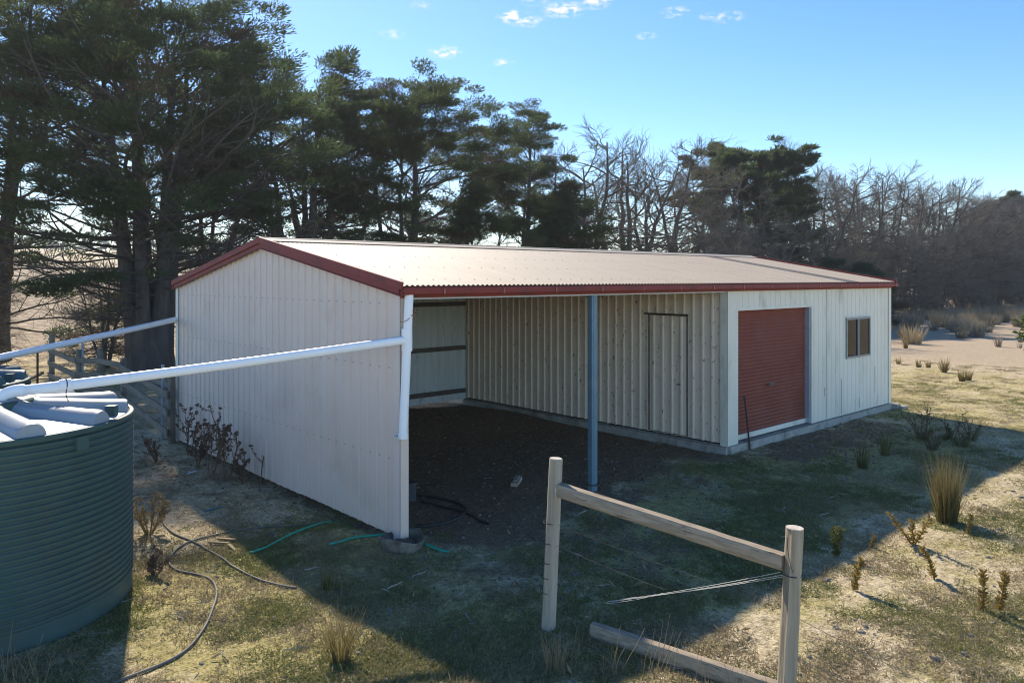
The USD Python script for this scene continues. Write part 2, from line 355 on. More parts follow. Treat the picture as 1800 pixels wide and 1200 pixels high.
def ribbed(u0, ribs, pitch, rh, z0, z1, holes=(), rw=.020, rb=.038, first=True, seed=0):
    """Ribbed sheet along u with ribs rising in +w; z0, z1 are functions of u. Returns (u, w, z) quads."""
    us = []
    for i in range(ribs):
        c = u0 + (i + .5) * pitch
        us += [(u0 + i * pitch, 0), (c - rb, 0), (c - rw, rh), (c + rw, rh), (c + rb, 0)]
    us.append((u0 + ribs * pitch, 0))
    for h in holes:
        for e in (h[0], h[1]):
            if u0 + 1e-4 < e < u0 + ribs * pitch - 1e-4:
                k = max(i for i in range(len(us)) if us[i][0] <= e)
                a, b = us[k], us[k + 1]; f = (e - a[0]) / max(b[0] - a[0], 1e-9)
                us.insert(k + 1, (e, a[1] + f * (b[1] - a[1])))
    V, F = [], []
    for (a, wa), (b, wb) in zip(us[:-1], us[1:]):
        if b - a < 1e-6: continue
        m = (a + b) / 2; spans = [(z0, z1)]
        for (ha, hb, hz0, hz1) in holes:
            if ha < m < hb: spans = [(z0, lambda u, q=hz0: q), (lambda u, q=hz1: q, z1)]
        for lo, hi in spans:
            if hi(m) - lo(m) < 1e-3: continue
            n = len(V); V += [(a, wa, lo(a)), (b, wb, lo(b)), (b, wb, hi(b)), (a, wa, hi(a))]; F += [[n, n + 1, n + 2], [n, n + 2, n + 3]]
    return np.array(V), np.array(F)


def put(uvw, face):
    v, f = uvw; u, w, z = v.T
    if face == 'gable': v = np.stack([-.004 - w, u, z], 1); f = f[:, ::-1]
    if face == 'end': v = np.stack([L + .004 + w, u, z], 1)
    if face == 'partition': v = np.stack([L1 - .004 - w, u, z], 1); f = f[:, ::-1]
    if face == 'front': v = np.stack([u, -.004 - w, z], 1)
    if face == 'back': v = np.stack([u, W + .004 + w, z], 1); f = f[:, ::-1]
    return v, f


roofz = lambda y: HE - .035 + (HR - HE) * (1 - abs(y - W / 2) / (W / 2))
flat = lambda q: (lambda u: q)
for k in range(9):
    part('wall_panel', put(ribbed(k * 4 * RIB, 4, RIB, .014, flat(.055 + .004 * (k % 3)), lambda y: roofz(y) - .02, rw=.009, rb=.020), 'gable'), CREAM, shed)
for k in range(9):
    part('wall_panel', put(ribbed(k * 4 * RIB, 4, RIB, .024, flat(.1), lambda y: roofz(y) - .02), 'end'), OLDCREAM, shed)
DOORS = [(.862, 1.726, .155, 2.385)]
for k in range(9):
    v, f = ribbed(k * 4 * RIB, 4, RIB, .032, flat(.145), lambda y: roofz(y) - .05, DOORS, rw=.014, rb=.024)
    rs = np.random.default_rng(k)                                   # cattle have dented the ribs low down
    part('wall_panel', put((v, f), 'partition'), INCREAM, shed)
FRONT = [(7.207, 9.956, .10, 2.50), (11.556, 12.741, 1.34, 2.20)]
FP = (L - L1) / 36
for k in range(9):
    v, f = put(ribbed(L1 + k * 4 * FP, 4, FP, .009, flat(.125), flat(2.93), FRONT, rw=.008, rb=.018), 'front'); m = trimesh.Trimesh(v, f); cs = m.split(only_watertight=False)
    for c in (cs if len(cs) > 1 else [(v, f)]): part('wall_panel', c, OLDCREAM, shed)
BP = L / 68
for k in range(17):
    part('wall_panel', put(ribbed(k * 4 * BP, 4, BP, .024, flat(.10), flat(2.95)), 'back'), CREAM if k > 8 else INGREY, shed)

sc_ = []
for z in (.95, 2.02, 2.78):
    for k in range(36):
        y = (k + .18) * RIB
        if z < roofz(y) - .25: sc_.append(box(-.0105, -.003, y - .007, y + .007, z - .007, z + .007))
part('wall_screw', cat(sc_), mat('dull_screw', (.34, .29, .24), (.26, .22, .19), 9, .7), shed, kind='stuff')

# flashings at the corners
part('corner_flashing', cat(box(-.036, .085, -.034, -.031, -.10, 2.97), box(-.036, -.031, -.034, .10, .0, 2.97)), CREAM, shed, label='corner flashing reaching down to the concrete footing')
part('corner_flashing', cat(box(-.036, -.031, W - .10, W + .034, .05, 2.97), box(-.036, .1, W + .031, W + .036, .05, 2.97)), OLDCREAM, shed)
part('corner_flashing', cat(box(L1 - .042, L1 - .039, -.024, .13, .1, 2.93), box(L1 - .042, 7.20, -.027, -.023, .10, 2.93)), OLDCREAM, shed, label='wide pale flashing between the open bay and the roller door')
part('corner_flashing', cat(box(L - .1, L + .034, -.026, -.022, .10, 2.93), box(L + .031, L + .036, -.026, .12, .10, 2.97)), OLDCREAM, shed)
part('seam_strip', box(10.62, 10.627, -.0225, -.0195, .14, 2.92), DARKSTEEL, shed)
for x_, za, zb in ((10.55, .62, .80), (11.32, .16, .92), (13.02, .45, 1.05), (12.2, .2, .42)):
    part('rust_streak', box(x_, x_ + .011, -.0165, -.0142, za, zb), RUST, shed)

# concrete slab of the closed room
part('slab', cat(box(L1 - .035, L + .10, -.075, W + .06, -.25, .118), box(L1 - .12, L1 - .036, -.03, W - .02, -.2, .105)), CONC, shed)

# roof sheets
CP = .0762; OVER = .10
RS = (HR - HE) / (W / 2)


def roof_sheet(x0, n, back):
    us = np.arange(0, n * 6 + 1) * CP / 6; w = .0088 * np.cos(us / CP * 2 * np.pi) + .0088
    y0, y1 = -OVER, W / 2 - .03
    V, F = [], []
    for lo in (0, 1):
        for u, ww in zip(us, w):
            y = y1 if lo else y0
            V.append([x0 + u, y if not back else W - y, HE + RS * y + ww + .004])
    k = len(us); i = np.arange(k - 1)
    F = np.vstack([np.stack([i, i + 1, i + k + 1], 1), np.stack([i, i + k + 1, i + k], 1)])
    return np.array(V), (F[:, ::-1] if back else F)


xs = -.06; sheets = []
while xs < L + .02:
    n = 10
    if abs(xs - 11.37) < .3: sheets.append((xs, 8, True)); xs += 8 * CP; continue
    n = min(n, max(1, int(round((L + .10 - xs) / CP)))); sheets.append((xs, n, False)); xs += n * CP
for x0, n, sky_ in sheets:
    for back in (False, True):
        part('roof_sheet', roof_sheet(x0, n, back), SKYLIGHT if sky_ else ROOF, shed, smooth=40, label='dark aged translucent roof sheet' if sky_ else None)
XE = xs
scr = []
rng = np.random.default_rng(2)
base = trimesh.creation.cylinder(radius=.007, height=.006, sections=6)
for yy in (.25, 1.2, 2.2, 3.2):
    for j in range(0, int((XE + .06) / CP), 3):
        scr.append((base.vertices + [-.06 + j * CP, yy + .012 * rng.standard_normal(), HE + RS * yy + .025], base.faces))
part('roof_screw', cat(scr), ROOF, shed, kind='stuff')
cp = [(-.19, -.036), (-.17, -.026), (-.04, .004), (-.025, .018), (0, .026), (.025, .018), (.04, .004), (.17, -.026), (.19, -.036)]
xsr = np.array([-.08, XE + .02]); cv = [[x, W / 2 + a, HR + .035 + b] for x in xsr for a, b in cp]; k = len(cp); i = np.arange(k - 1)
part('ridge_cap', (np.array(cv), np.vstack([np.stack([i, i + k, i + k + 1], 1), np.stack([i, i + k + 1, i + 1], 1)])), ROOF, shed, smooth=30)


# red barge boards, stepped, on both gables
def barge(x, s, y0, y1):
    ms = []
    dy = y1 - y0
    for (o, t, b, hh) in ((.012, .030, -.135, .078), (.026, .046, -.060, .060), (.020, .054, -.002, .030), (.03, .036, -.143, .010)):
        pz = lambda y: HE + RS * (y if y <= W / 2 else W - y)
        a = [y0, pz(y0) + b], [y1, pz(y1) + b], [y1, pz(y1) + b + hh], [y0, pz(y0) + b + hh]
        xa, xb = sorted((x + s * o, x + s * (o + t * .6)))
        v = [[xx_, q[0], q[1] + .03] for xx_ in (xa, xb) for q in a]
        f = [[0, 1, 2], [0, 2, 3], [4, 6, 5], [4, 7, 6], [0, 4, 5], [0, 5, 1], [3, 2, 6], [3, 6, 7], [0, 3, 7], [0, 7, 4], [1, 5, 6], [1, 6, 2]]
        ms.append((np.array(v), np.array(f)))
    return cat(ms)


for x, s in ((-.03, -1), (XE - .03, 1)):
    part('barge_board', barge(x, s, -.13, W / 2 - .0015), RED, shed); part('barge_board', barge(x, s, W / 2 + .0015, W + .13), RED, shed)


def gutter(y, s):
    prof = [(.0, -.055), (.0, -.125), (.105, -.125), (.118, -.112), (.118, -.050), (.110, -.042), (.104, -.048), (.112, -.056), (.112, -.107), (.102, -.119), (.006, -.119), (.006, -.055)]
    pg = Polygon([(a, b) for a, b in prof]); m = trimesh.creation.extrude_polygon(pg, XE + .10, engine='earcut')
    v = m.vertices; return np.stack([v[:, 2] - .075, y + s * v[:, 0], HE + v[:, 1] + .012], 1), m.faces


part('gutter', gutter(-.06, -1), RED, shed); part('gutter', gutter(W + .06, 1), RED, shed)
br = [box(x - .012, x + .012, -.186, -.180, HE - .11, HE - .04) for x in np.arange(.5, XE, .95)]
part('gutter_lining', box(-.06, XE, -.165, -.075, HE - .068, HE - .062), GALV, shed)
part('gutter_bracket', cat(br), mat('faded_red', (.30, .10, .085), (.25, .07, .06), 6, .5), shed, kind='stuff')
part('fascia', box(-.03, XE - .05, -.056, -.036, HE - .15, HE - .02), RED, shed)

# frame inside
for z in (2.46, 1.385, .33):
    part('girt', cat(box(.03, L1 - .07, W - .075, W - .012, z - .055, z - .045), box(.03, L1 - .07, W - .078, W - .073, z - .055, z + .045), box(.03, L1 - .07, W - .072, W - .012, z + .038, z + .046)), DARKSTEEL, shed)
for z in (2.2, 1.2): part('girt', box(.02, .08, .12, W - .1, z - .05, z + .05), DARKSTEEL, shed)
for yy in (.6, 1.6, 2.6, 3.5, 3.86, 4.76, 5.76, 6.76):
    zz = HE + RS * min(yy, W - yy) - .06
    part('purlin', box(.04, L - .05, yy - .03, yy + .03, zz - .045, zz + .04), GALV, shed)
for x in (3.37,):
    for s in (0, 1):
        a, b = ((x, .05, HE - .14), (x, W / 2 - .02, HR - .16)); 
        if s: a, b = (x, W - .08, HE - .14), (x, W / 2 + .02, HR - .16)
        part('rafter', beam(a, b, .06, .15), GALV, shed)
part('header_beam', box(.09, L1 - .05, .0, .055, HE - .17, HE - .02), GALV, shed)
cx = 3.37
part('column', cat(box(cx - .06, cx + .06, -.008, -.005, -.1, 2.83), box(cx - .06, cx - .057, -.004, .07, -.1, 2.83), box(cx + .057, cx + .06, -.004, .07, -.1, 2.83), box(cx - .056, cx - .035, .067, .07, -.1, 2.83), box(cx + .035, cx + .056, .067, .07, -.1, 2.83), box(cx - .022, cx + .022, -.013, -.0085, -.1, 2.83)), BLUESTEEL, shed, label='galvanised steel column holding up the front of the open bay')
part('column_strap', lathe([(.082, .07), (.094, .07), (.094, .085), (.082, .085), (.082, .07)], 16, (cx, .02, .0)), RUST, shed)
part('column', box(.03, .11, .02, .12, -.1, 2.83), GALV, shed)
part('column', box(.03, .11, W - .20, W - .1, -.1, 2.83), DARKSTEEL, shed)

# roller door
x0, x1, z0, z1 = FRONT[0]; z0 = .14
nz = 300; zz = np.linspace(z0 + .095, z1 + .03, nz); pv = .10 + .011 * np.sin((zz - z0) * 2 * np.pi / .068)
dv = np.vstack([np.stack([np.full(nz, x0 - .02), pv, zz], 1), np.stack([np.full(nz, x1 - .045), pv, zz], 1)]); i = np.arange(nz - 1)
door = part('roller_door', (dv, np.vstack([np.stack([i, i + nz, i + nz + 1], 1), np.stack([i, i + nz + 1, i + 1], 1)])), REDDOOR, shed, smooth=50)
part('bottom_bar', box(x0 - .01, x1 - .05, .075, .125, z0 + .002, z0 + .094), OLDCREAM, door)
hx = 8.55
part('door_handle', cat(box(hx - .10, hx + .10, .078, .086, 1.03, 1.08), box(hx - .09, hx + .09, .055, .0775, 1.045, 1.06)), DARKSTEEL, door)
part('guide_rail', box(x1 - .044, x1 + .0, -.002, .15, z0, z1), GALV, shed); part('guide_rail', box(x0 - .012, x0 + .004, .03, .15, z0, z1), OLDCREAM, shed)
part('door_head', cat(box(x0 - .03, x1 + .03, -.022, -.0195, z1 - .004, z1 + .05), box(x0 - .02, x1, -.018, .15, z1 - .003, z1 + .004)), OLDCREAM, shed)
part('jamb_flashing', box(x1 + .002, x1 + .05, -.023, -.0195, z0, z1 + .05), OLDCREAM, shed)

# side door in the partition
y0, y1, z0, z1 = DOORS[0]
sd = part('side_door', put(ribbed(y0 + .008, 4, (y1 - y0 - .016) / 4, .032, flat(z0 + .012), flat(z1 - .012), rw=.014, rb=.024), 'partition'), INCREAM, shed)
part('door_handle', cat(box(L1 - .085, L1 - .04, y0 + .11, y0 + .125, 1.10, 1.115), box(L1 - .088, L1 - .078, y0 + .09, y0 + .18, 1.098, 1.118)), DARKSTEEL, sd)
part('door_lintel', box(L1 - .075, L1 - .038, y0 - .05, y1 + .08, z1, z1 + .03), RUST, shed)
part('door_jamb', box(L1 - .012, L1 + .03, y1 - .004, y1 + .02, z0, z1), DARK, shed); part('door_jamb', box(L1 - .012, L1 + .03, y0 - .02, y0 + .003, z0, z1), DARK, shed)

# window
x0, x1, z0, z1 = FRONT[1]
fr = cat(box(x0 - .012, x1 + .012, -.034, .02, z1 - .03, z1 + .012), box(x0 - .012, x1 + .012, -.036, .02, z0 - .012, z0 + .03), box(x0 - .012, x0 + .03, -.0335, .018, z0 + .03, z1 - .03), box(x1 - .03, x1 + .02, -.0335, .018, z0 + .03, z1 - .03), box((x0 + x1) / 2 - .03, (x0 + x1) / 2 + .02, -.032, .012, z0 + .03, z1 - .03))
wf = part('window', fr, mat('dull_window_frame', (.26, .27, .27), (.20, .21, .21), 9, .5, metal=.3), shed)
part('pane', box(x0 + .03, (x0 + x1) / 2 - .03, -.006, -.002, z0 + .03, z1 - .03), GLASS, wf); part('pane', box((x0 + x1) / 2 + .02, x1 - .03, -.016, -.012, z0 + .03, z1 - .03), GLASS, wf)
part('window_flashing', box(x0 - .06, x1 + .05, -.045, -.020, z1 + .021, z1 + .034), ALU, shed)

# downpipe at the near corner
dp = sweep([(.035, -.115, 2.89), (-.035, -.095, 1.25)], .052, 16)
part('downpipe', cat(dp, lathe([(.0, 1.235), (.060, 1.235), (.060, 1.30), (.053, 1.30)], 18, (-.035, -.095, 0)), lathe([(.053, 2.24), (.062, 2.24), (.062, 2.50), (.053, 2.50)], 18, (.010, -.108, 0))), PVC, shed, smooth=40)
part('pipe_bracket', cat(box(-.11, .04, -.10, -.034, 1.262, 1.27)), GALV, shed)
wr = sweep([(-.09, -.12, 2.58), (-.03, -.175, 2.60), (.05, -.13, 2.66), (.09, -.10, 2.70)], .004, 5, 10)
rngw = np.random.default_rng(8); lf = []
for j in range(14):
    c = np.array([.085, -.105, 2.69]) + rngw.normal(0, .025, 3); d = rngw.normal(0, 1, 3); d /= np.linalg.norm(d); e = np.cross(d, rngw.normal(0, 1, 3)); e /= np.linalg.norm(e)
    lf.append((np.array([c, c + d * .035 + e * .012, c + d * .07, c + d * .035 - e * .012]), np.array([[0, 1, 2], [0, 2, 3]])))
part('wire_tie', cat([wr] + lf), mat('dry_orange_leaf', (.32, .12, .05), (.25, .09, .04), 9, .7), shed)

# ------------------------------------------------------------------ rainwater pipes
e1 = at(25, 688, 2.02); s1 = np.array([-.02, -.108, 2.37])
dr_ = (e1 - s1) / np.linalg.norm(e1 - s1)
p1 = thing('rainwater_pipe', 'long white pipe running from the shed\'s near corner to the big green tank', 'pipe')
pp = np.array([s1 - dr_ * 0, s1 + (e1 - s1) * .33 + [0, 0, -.012], s1 + (e1 - s1) * .66 + [0, 0, -.014], e1])
part('pipe', sweep(pp, .050, 18, 26), PVC, p1, smooth=40)
part('elbow', sweep([e1 - dr_ * .08, e1 + dr_ * .02, e1 + dr_ * .09 + [0, 0, -.03], e1 + dr_ * .12 + [0, 0, -.14]], .058, 18, 14), PVC, p1, smooth=40)
q = e1 - dr_ * .42
part('collar', sweep([q - dr_ * .05, q + dr_ * .05], .057, 18), PVC, p1, smooth=40)
part('wire_tie', sweep([q + [0, .058, .02], q + [0, 0, .062], q + [0, -.06, .01], q + [0, -.02, -.06], q + [0.02, -.02, -.16]], .005, 6, 14), RUST, p1)
s2 = np.array([-.06, W + .02, 2.305]); e2 = CAM + ray(-120, 652) * 9.8 / FPX
p2 = thing('rainwater_pipe', 'white pipe from the shed\'s far back corner to the small rear tank', 'pipe')
d2 = (e2 - s2) / np.linalg.norm(e2 - s2)
part('pipe', sweep([s2, s2 + (e2 - s2) * .5 + [0, 0, -.012], e2], .050, 18, 20), PVC, p2, smooth=40)
part('elbow', sweep([e2 - d2 * .02, e2 + d2 * .06, e2 + d2 * .10 + [0, 0, -.10]], .056, 18, 10), PVC, p2, smooth=40)


# ------------------------------------------------------------------ water tanks
DARKLID = mat('dark_teal_tank_lid', (.07, .125, .135), (.055, .10, .11), 2, .5)


def tank(label, c, r, h, LIDM=LIDM):
    t = thing('water_tank', label, 'water tank', (c[0], c[1], float(height(c[0], c[1])) + .0))
    prof = [(r - .02, -.08), (r - .005, .0), (r - .005, .16)]
    n = int((h - .22) / .057); zs = .17
    for k in range(n):
        for f_, o in ((.0, -.009), (.16, -.008), (.34, .003), (.52, .006), (.76, .006), (.90, -.004)):
            prof.append((r + o, zs + (k + f_) * .057))
    zt = zs + n * .057
    prof += [(r - .012, zt), (r + .004, zt + .01), (r + .012, h - .012), (r + .004, h), (r - .03, h + .002)]
    part('tank_wall', lathe(prof, 96), TANKM, t, smooth=28)
    part('tank_lid', lathe([(r - .031, h - .015), (r - .045, h + .002), (.50, h + .085), (.0, h + .10)], 72), LIDM, t, smooth=30)
    for k in range(12):
        a = math.radians(-79 + 30 * k); V, F = [], []; ns = 14
        st = [(.42, .135, .10), (.55, .135, .05), (r - .20, .13, .006), (r - .085, .128, .004), (r - .05, .118, 0.0)]
        for (rr, rad, dz) in st:
            for j in range(ns + 1):
                w = math.pi * j / ns
                V.append([rr, rad * math.cos(w), h - .01 + dz + rad * math.sin(w) * .98])
        for q_ in range(len(st) - 1):
            for j in range(ns):
                p_ = q_ * (ns + 1) + j; F += [[p_, p_ + ns + 1, p_ + ns + 2], [p_, p_ + ns + 2, p_ + 1]]
        V.append([r - .045, 0, h - .01]); last = (len(st) - 1) * (ns + 1)
        for j in range(ns): F.append([last + j, len(V) - 1, last + j + 1])
        V = np.array(V); ca, sa = math.cos(a), math.sin(a)
        V = np.stack([V[:, 0] * ca - V[:, 1] * sa, V[:, 0] * sa + V[:, 1] * ca, V[:, 2]], 1)
        part('lid_rib', (V, np.array(F)), LIDM, t, smooth=35)
    part('hatch_cap', lathe([(.44, h + .05), (.50, h + .06), (.515, h + .075), (.515, h + .175), (.50, h + .19), (.30, h + .20), (.28, h + .225), (.0, h + .235)], 64), TANKM, t, smooth=30)
    part('hatch_top', lathe([(.49, h + .1925), (.31, h + .2035), (.29, h + .229), (.0, h + .239)], 64), LIDM, t, smooth=30)
    a = math.radians(-62)
    lug = box(r - .02, r + .03, -.06, .06, h - .18, h - .06); T = trimesh.transformations.rotation_matrix(a, [0, 0, 1]); lug.apply_transform(T)
    part('lifting_lug', lug, TANKM, t)
    a = math.radians(-33)
    lug = box(r - .18, r - .09, -.05, .05, h, h + .10); T = trimesh.transformations.rotation_matrix(a, [0, 0, 1]); lug.apply_transform(T)
    part('lifting_lug', lug, TANKM, t)
    return t


tank('big dark green ribbed rainwater tank in the left foreground', (-3.96, 1.28), 1.36, 1.765)
tank('second green rainwater tank, only its edge showing behind the big tank', (-4.20, 4.95), 1.36, 1.765, DARKLID)


# ------------------------------------------------------------------ timber fence in the foreground
def log_post(base, top, r, seed, n=14):
    rg = np.random.default_rng(seed); base, top = np.array(base), np.array(top); k = 16
    pts = np.array([base + (top - base) * t for t in np.linspace(0, 1, k)]) + rg.normal(0, .0008, (k, 3))
    v, f = sweep(pts, r * (1.04 - .08 * np.linspace(0, 1, k)) * (1 + .008 * rg.standard_normal(k)), n)
    ang = rg.normal(0, .018 * r / .06, n); rad = np.tile(1 + ang / r * .35, k)
    c = np.repeat(pts, n, 0); return c + (v - c) * rad[:, None], f


fence = thing('timber_fence', 'weathered round timber fence end with one sloping rail, in the foreground', 'fence')
b1 = at(962, 1102); b1[2] = float(height(b1[0], b1[1])) - .15
t1 = CAM + ray(977, 806) * 6.84 / FPX
po1 = part('post', log_post(b1, t1, .060, 1), TIMBER, fence, smooth=50)
d_ = (t1 - b1) / np.linalg.norm(t1 - b1)
part('post_top', sweep([t1 - d_ * .002, t1 + d_ * .006], .054, 14), ENDGRAIN, po1)
t2 = CAM + ray(1397, 928) * 5.22 / FPX; b2 = CAM + ray(1376, 1290) * 5.22 / FPX; b2[2] = float(height(b2[0], b2[1])) - .15
po2 = part('post', log_post(b2, t2, .064, 2), TIMBER, fence, smooth=50)
d3 = (t2 - b2) / np.linalg.norm(t2 - b2)
part('post_top', sweep([t2 - d3 * .002, t2 + d3 * .006], .058, 14), ENDGRAIN, po2)
r1 = CAM + ray(984, 860) * 6.80 / FPX; r2 = CAM + ray(1380, 987) * 5.25 / FPX
part('rail', log_post(r1, r2, .060, 3), RAILWOOD, fence, smooth=50)
rd = (r2 - r1) / np.linalg.norm(r2 - r1)
part('rail_end', sweep([r1 - rd * .005, r1 + rd * .003], .058, 14), ENDGRAIN, fence)
for py in (917, 952, 986, 1012, 1038):
    c = CAM + ray(974 - (py - 806) * .05, py) * 6.83 / FPX
    part('wire_wrap', sweep([c + np.array([math.cos(w) * .0645, math.sin(w) * .0645, .004 * math.sin(w)]) for w in np.linspace(0, 2 * math.pi, 17)], .0035, 5), RUST, fence)
c = CAM + ray(1391, 1007) * 5.22 / FPX
part('wire_wrap', sweep([c + np.array([math.cos(w) * .0665, math.sin(w) * .0665, .005 * math.sin(w)]) for w in np.linspace(0, 2 * math.pi, 17)], .004, 5), HOSEB, fence)
c0 = CAM + ray(1384, 945) * 5.15 / FPX
part('wire', sweep([c0, CAM + ray(1386, 975) * 5.14 / FPX, CAM + ray(1394, 1006) * 5.15 / FPX], .0025, 4, 8), HOSEB, fence)
for (pa, pb, da, db, m_) in (((1372, 1005), (1072, 1056), 5.2, 6.75, PALEWIRE), ((1380, 1009), (1060, 1058), 5.2, 6.78, PALEWIRE), ((1376, 1013), (1090, 1052), 5.2, 6.7, PALEWIRE), ((1165, 1042), (1066, 1060), 6.2, 6.7, PALEWIRE),
                             ((977, 920), (1250, 1022), 6.8, 6.1, WIRE), ((974, 956), (1170, 1036), 6.8, 6.2, WIRE), ((1391, 1080), (1760, 1262), 5.25, 5.0, WIRE), ((1390, 1150), (1640, 1260), 5.25, 5.0, WIRE)):
    A, B = CAM + ray(*pa) * da / FPX, CAM + ray(*pb) * db / FPX
    part('wire', sweep([A, (A + B) / 2 + [0, 0, -.012], B], .0019, 4, 10), m_, fence)

# fallen half log on the ground
g1, g2 = on_ground(1042, 1118), on_ground(1345, 1222)
a_ = g2 - g1; ln = np.linalg.norm(a_); a_ /= ln; b_ = np.cross([0, 0, 1.0], a_)
V, k, ns = [], 20, 12
rg = np.random.default_rng(6)
for t in np.linspace(0, 1, k):
    c = g1 + a_ * ln * t * 1.35
    for j in range(ns):
        w = 2 * math.pi * j / ns; rr = .074 * (1 + .02 * rg.standard_normal())
        y_, z_ = rr * math.cos(w), rr * math.sin(w)
        V.append(c + b_ * min(max(y_, -.05), .035) + np.array([0, 0, .055 + z_]))
F = []
for i in range(k - 1):
    for j in range(ns):
        p_, q_ = i * ns + j, i * ns + (j + 1) % ns; F += [[p_, q_, q_ + ns], [p_, q_ + ns, p_ + ns]]
for j in range(1, ns - 1): F += [[0, j + 1, j], [(k - 1) * ns, (k - 1) * ns + j, (k - 1) * ns + j + 1]]
hl = np.array(V); hf = np.array(F)
single('fallen_log', (hl, hf), RAILWOOD, 'split half log lying on the grass beneath the sloping rail', 'log', smooth=35)

# ------------------------------------------------------------------ stock yard fence at the left
yard = thing('yard_fence', 'grey timber stockyard fence of boards and posts behind the tanks', 'fence')


def gpt(px, py): return on_ground(px, py)


posts = [(91, 674, 1.47, .075, YARDWOOD), (139, 700, 1.28, .07, YARDWOOD), (175, 702, 1.30, .07, YARDWOOD), (218, 710, 1.15, .07, YARDWOOD), (302, 777, 1.27, .065, YARDWOOD)]
base_ = []
for k, (px, py, h, r, m_) in enumerate(posts):
    g = gpt(px, py); base_.append(g)
    part('post', log_post(g - [0, 0, .1], g + [0, 0, h], r, 20 + k, 10), m_, yard, smooth=50)
for px, py, h in ((145, 700, 1.50), (286, 771, 1.42), (66, 676, .95)):
    g = gpt(px, py)
    part('steel_post', cat(box(g[0] - .03, g[0] + .03, g[1] - .004, g[1] + .004, g[2] - .1, g[2] + h), box(g[0] - .004, g[0] + .004, g[1] - .03, g[1] + .03, g[2] - .1, g[2] + h)), GALV if px > 100 else RUST, yard)
for k in range(4):
    a, b = base_[k], base_[k + 1]; t = (b - a) / np.linalg.norm(b - a); nrm = np.array([t[1], -t[0], 0]) * (.085 if k != 2 else .09) * (1 if k < 3 else 1)
    for i, z in enumerate((.28, .62, .98)):
        if k == 3: z = (.22, .58, .92)[i]
        part('board', beam(a + nrm + [0, 0, z + .015 * ((k * 3 + i) % 3)] - t * .06, b + nrm + [0, 0, z - .012 * ((k + i) % 2)] + t * .06, .035, .135), YARDWOOD, yard)
g = base_[4]
part('board', beam(g + [.10, .1, 1.0], g + [.14, 1.6, .98], .03, .15), YARDWOOD, yard)
single('leaning_board', beam(on_ground(46, 672) + [0, 0, .05], on_ground(75, 664) + [0, 0, .16], .08, .08), YARDWOOD, 'timber length lying in the grass beside the rear tank', 'timber')

# ------------------------------------------------------------------ small things about the shed
def ring_pts(px): return np.array([on_ground(*p) for p in px])


def hose(name, pts, r, m, label, lift=.0):
    P_ = np.array([[x, y, float(height(x, y)) + r + lift] for x, y in pts])
    from scipy.interpolate import CubicSpline
    s = np.r_[0, np.cumsum(np.linalg.norm(np.diff(P_, axis=0), axis=1))]; u = np.linspace(0, s[-1], max(30, int(s[-1] / .05)))
    Q = CubicSpline(s, P_)(u); Q[:, 2] = height(Q[:, 0], Q[:, 1]) + r * .9 + lift
    Q[:, 2] = np.convolve(np.pad(Q[:, 2], 2, 'edge'), np.ones(5) / 5, 'valid') + .004
    single(name, sweep(Q, r, 8), m, label, 'hose', smooth=60)


hose('garden_hose', [(-1.43, .89), (-1.14, 1.0), (-.76, 1.2), (-.35, 1.33), (-.03, 1.40)], .014, HOSEG, 'bright green hose on the dirt running under the middle of the gable wall')
hose('garden_hose', [(-.63, .54), (-.32, .55), (.02, .47), (.10, .40)], .015, HOSEG, 'short green hose piece beside the near end of the gable wall')
hose('garden_hose', [(.08, .28), (.15, .12), (.20, -.20), (.27, -.56)], .016, HOSEG, 'green hose end poking out past the shed\'s near corner')
hose('poly_pipe', [(-1.68, 2.95), (-1.82, 2.31), (-1.75, 1.56), (-1.72, 1.04), (-1.72, .36), (-1.64, -.02), (-1.5, -.37)], .011, HOSEGREY, 'dusty straight grey pipe crossing the dry grass between tank and shed')
hose('poly_pipe', [(-.05, 1.45), (-.39, 1.4), (-.81, 1.63), (-1.41, 1.76), (-1.79, 1.72), (-2.12, 1.4), (-2.21, .96), (-2.09, .63), (-2.09, .19), (-2.22, -.15), (-2.54, -.67), (-2.87, -.99), (-3.07, -1.06), (-3.5, -1.2)], .0115, HOSEGREY, 'long curling dark pipe snaking from the gable wall towards the bottom left')
hose('poly_pipe', [(1.33, 1.54), (1.48, 1.13), (1.5, .74), (1.29, .41), (.92, .27), (.5, .40)], .017, HOSEB, 'black pipe looped on the soil just inside the open bay')
hose('poly_pipe', [(1.19, 1.28), (1.27, .6), (1.22, -.16)], .014, HOSEB, 'thin black pipe lying straight across the loop by the trough')

tr = thing('stock_trough', 'low dark trough on the soil against the inside of the gable wall', 'trough', (.78, 1.72, float(height(.78, 1.72)) - .02), -8)
part('trough_body', cat(box(-.45, .45, -.28, -.22, 0, .26), box(-.45, .45, .22, .28, 0, .26), box(-.45, -.39, -.22, .22, 0, .26), box(.39, .45, -.22, .22, 0, .26), box(-.39, .39, -.22, .22, 0, .06)), DARKTROUGH, tr)
part('trough_rim', cat(box(-.47, .47, -.30, -.21, .261, .29), box(-.47, .47, .21, .30, .261, .29), box(-.47, -.38, -.209, .209, .261, .29), box(.38, .47, -.209, .209, .261, .29)), DARKTROUGH, tr)

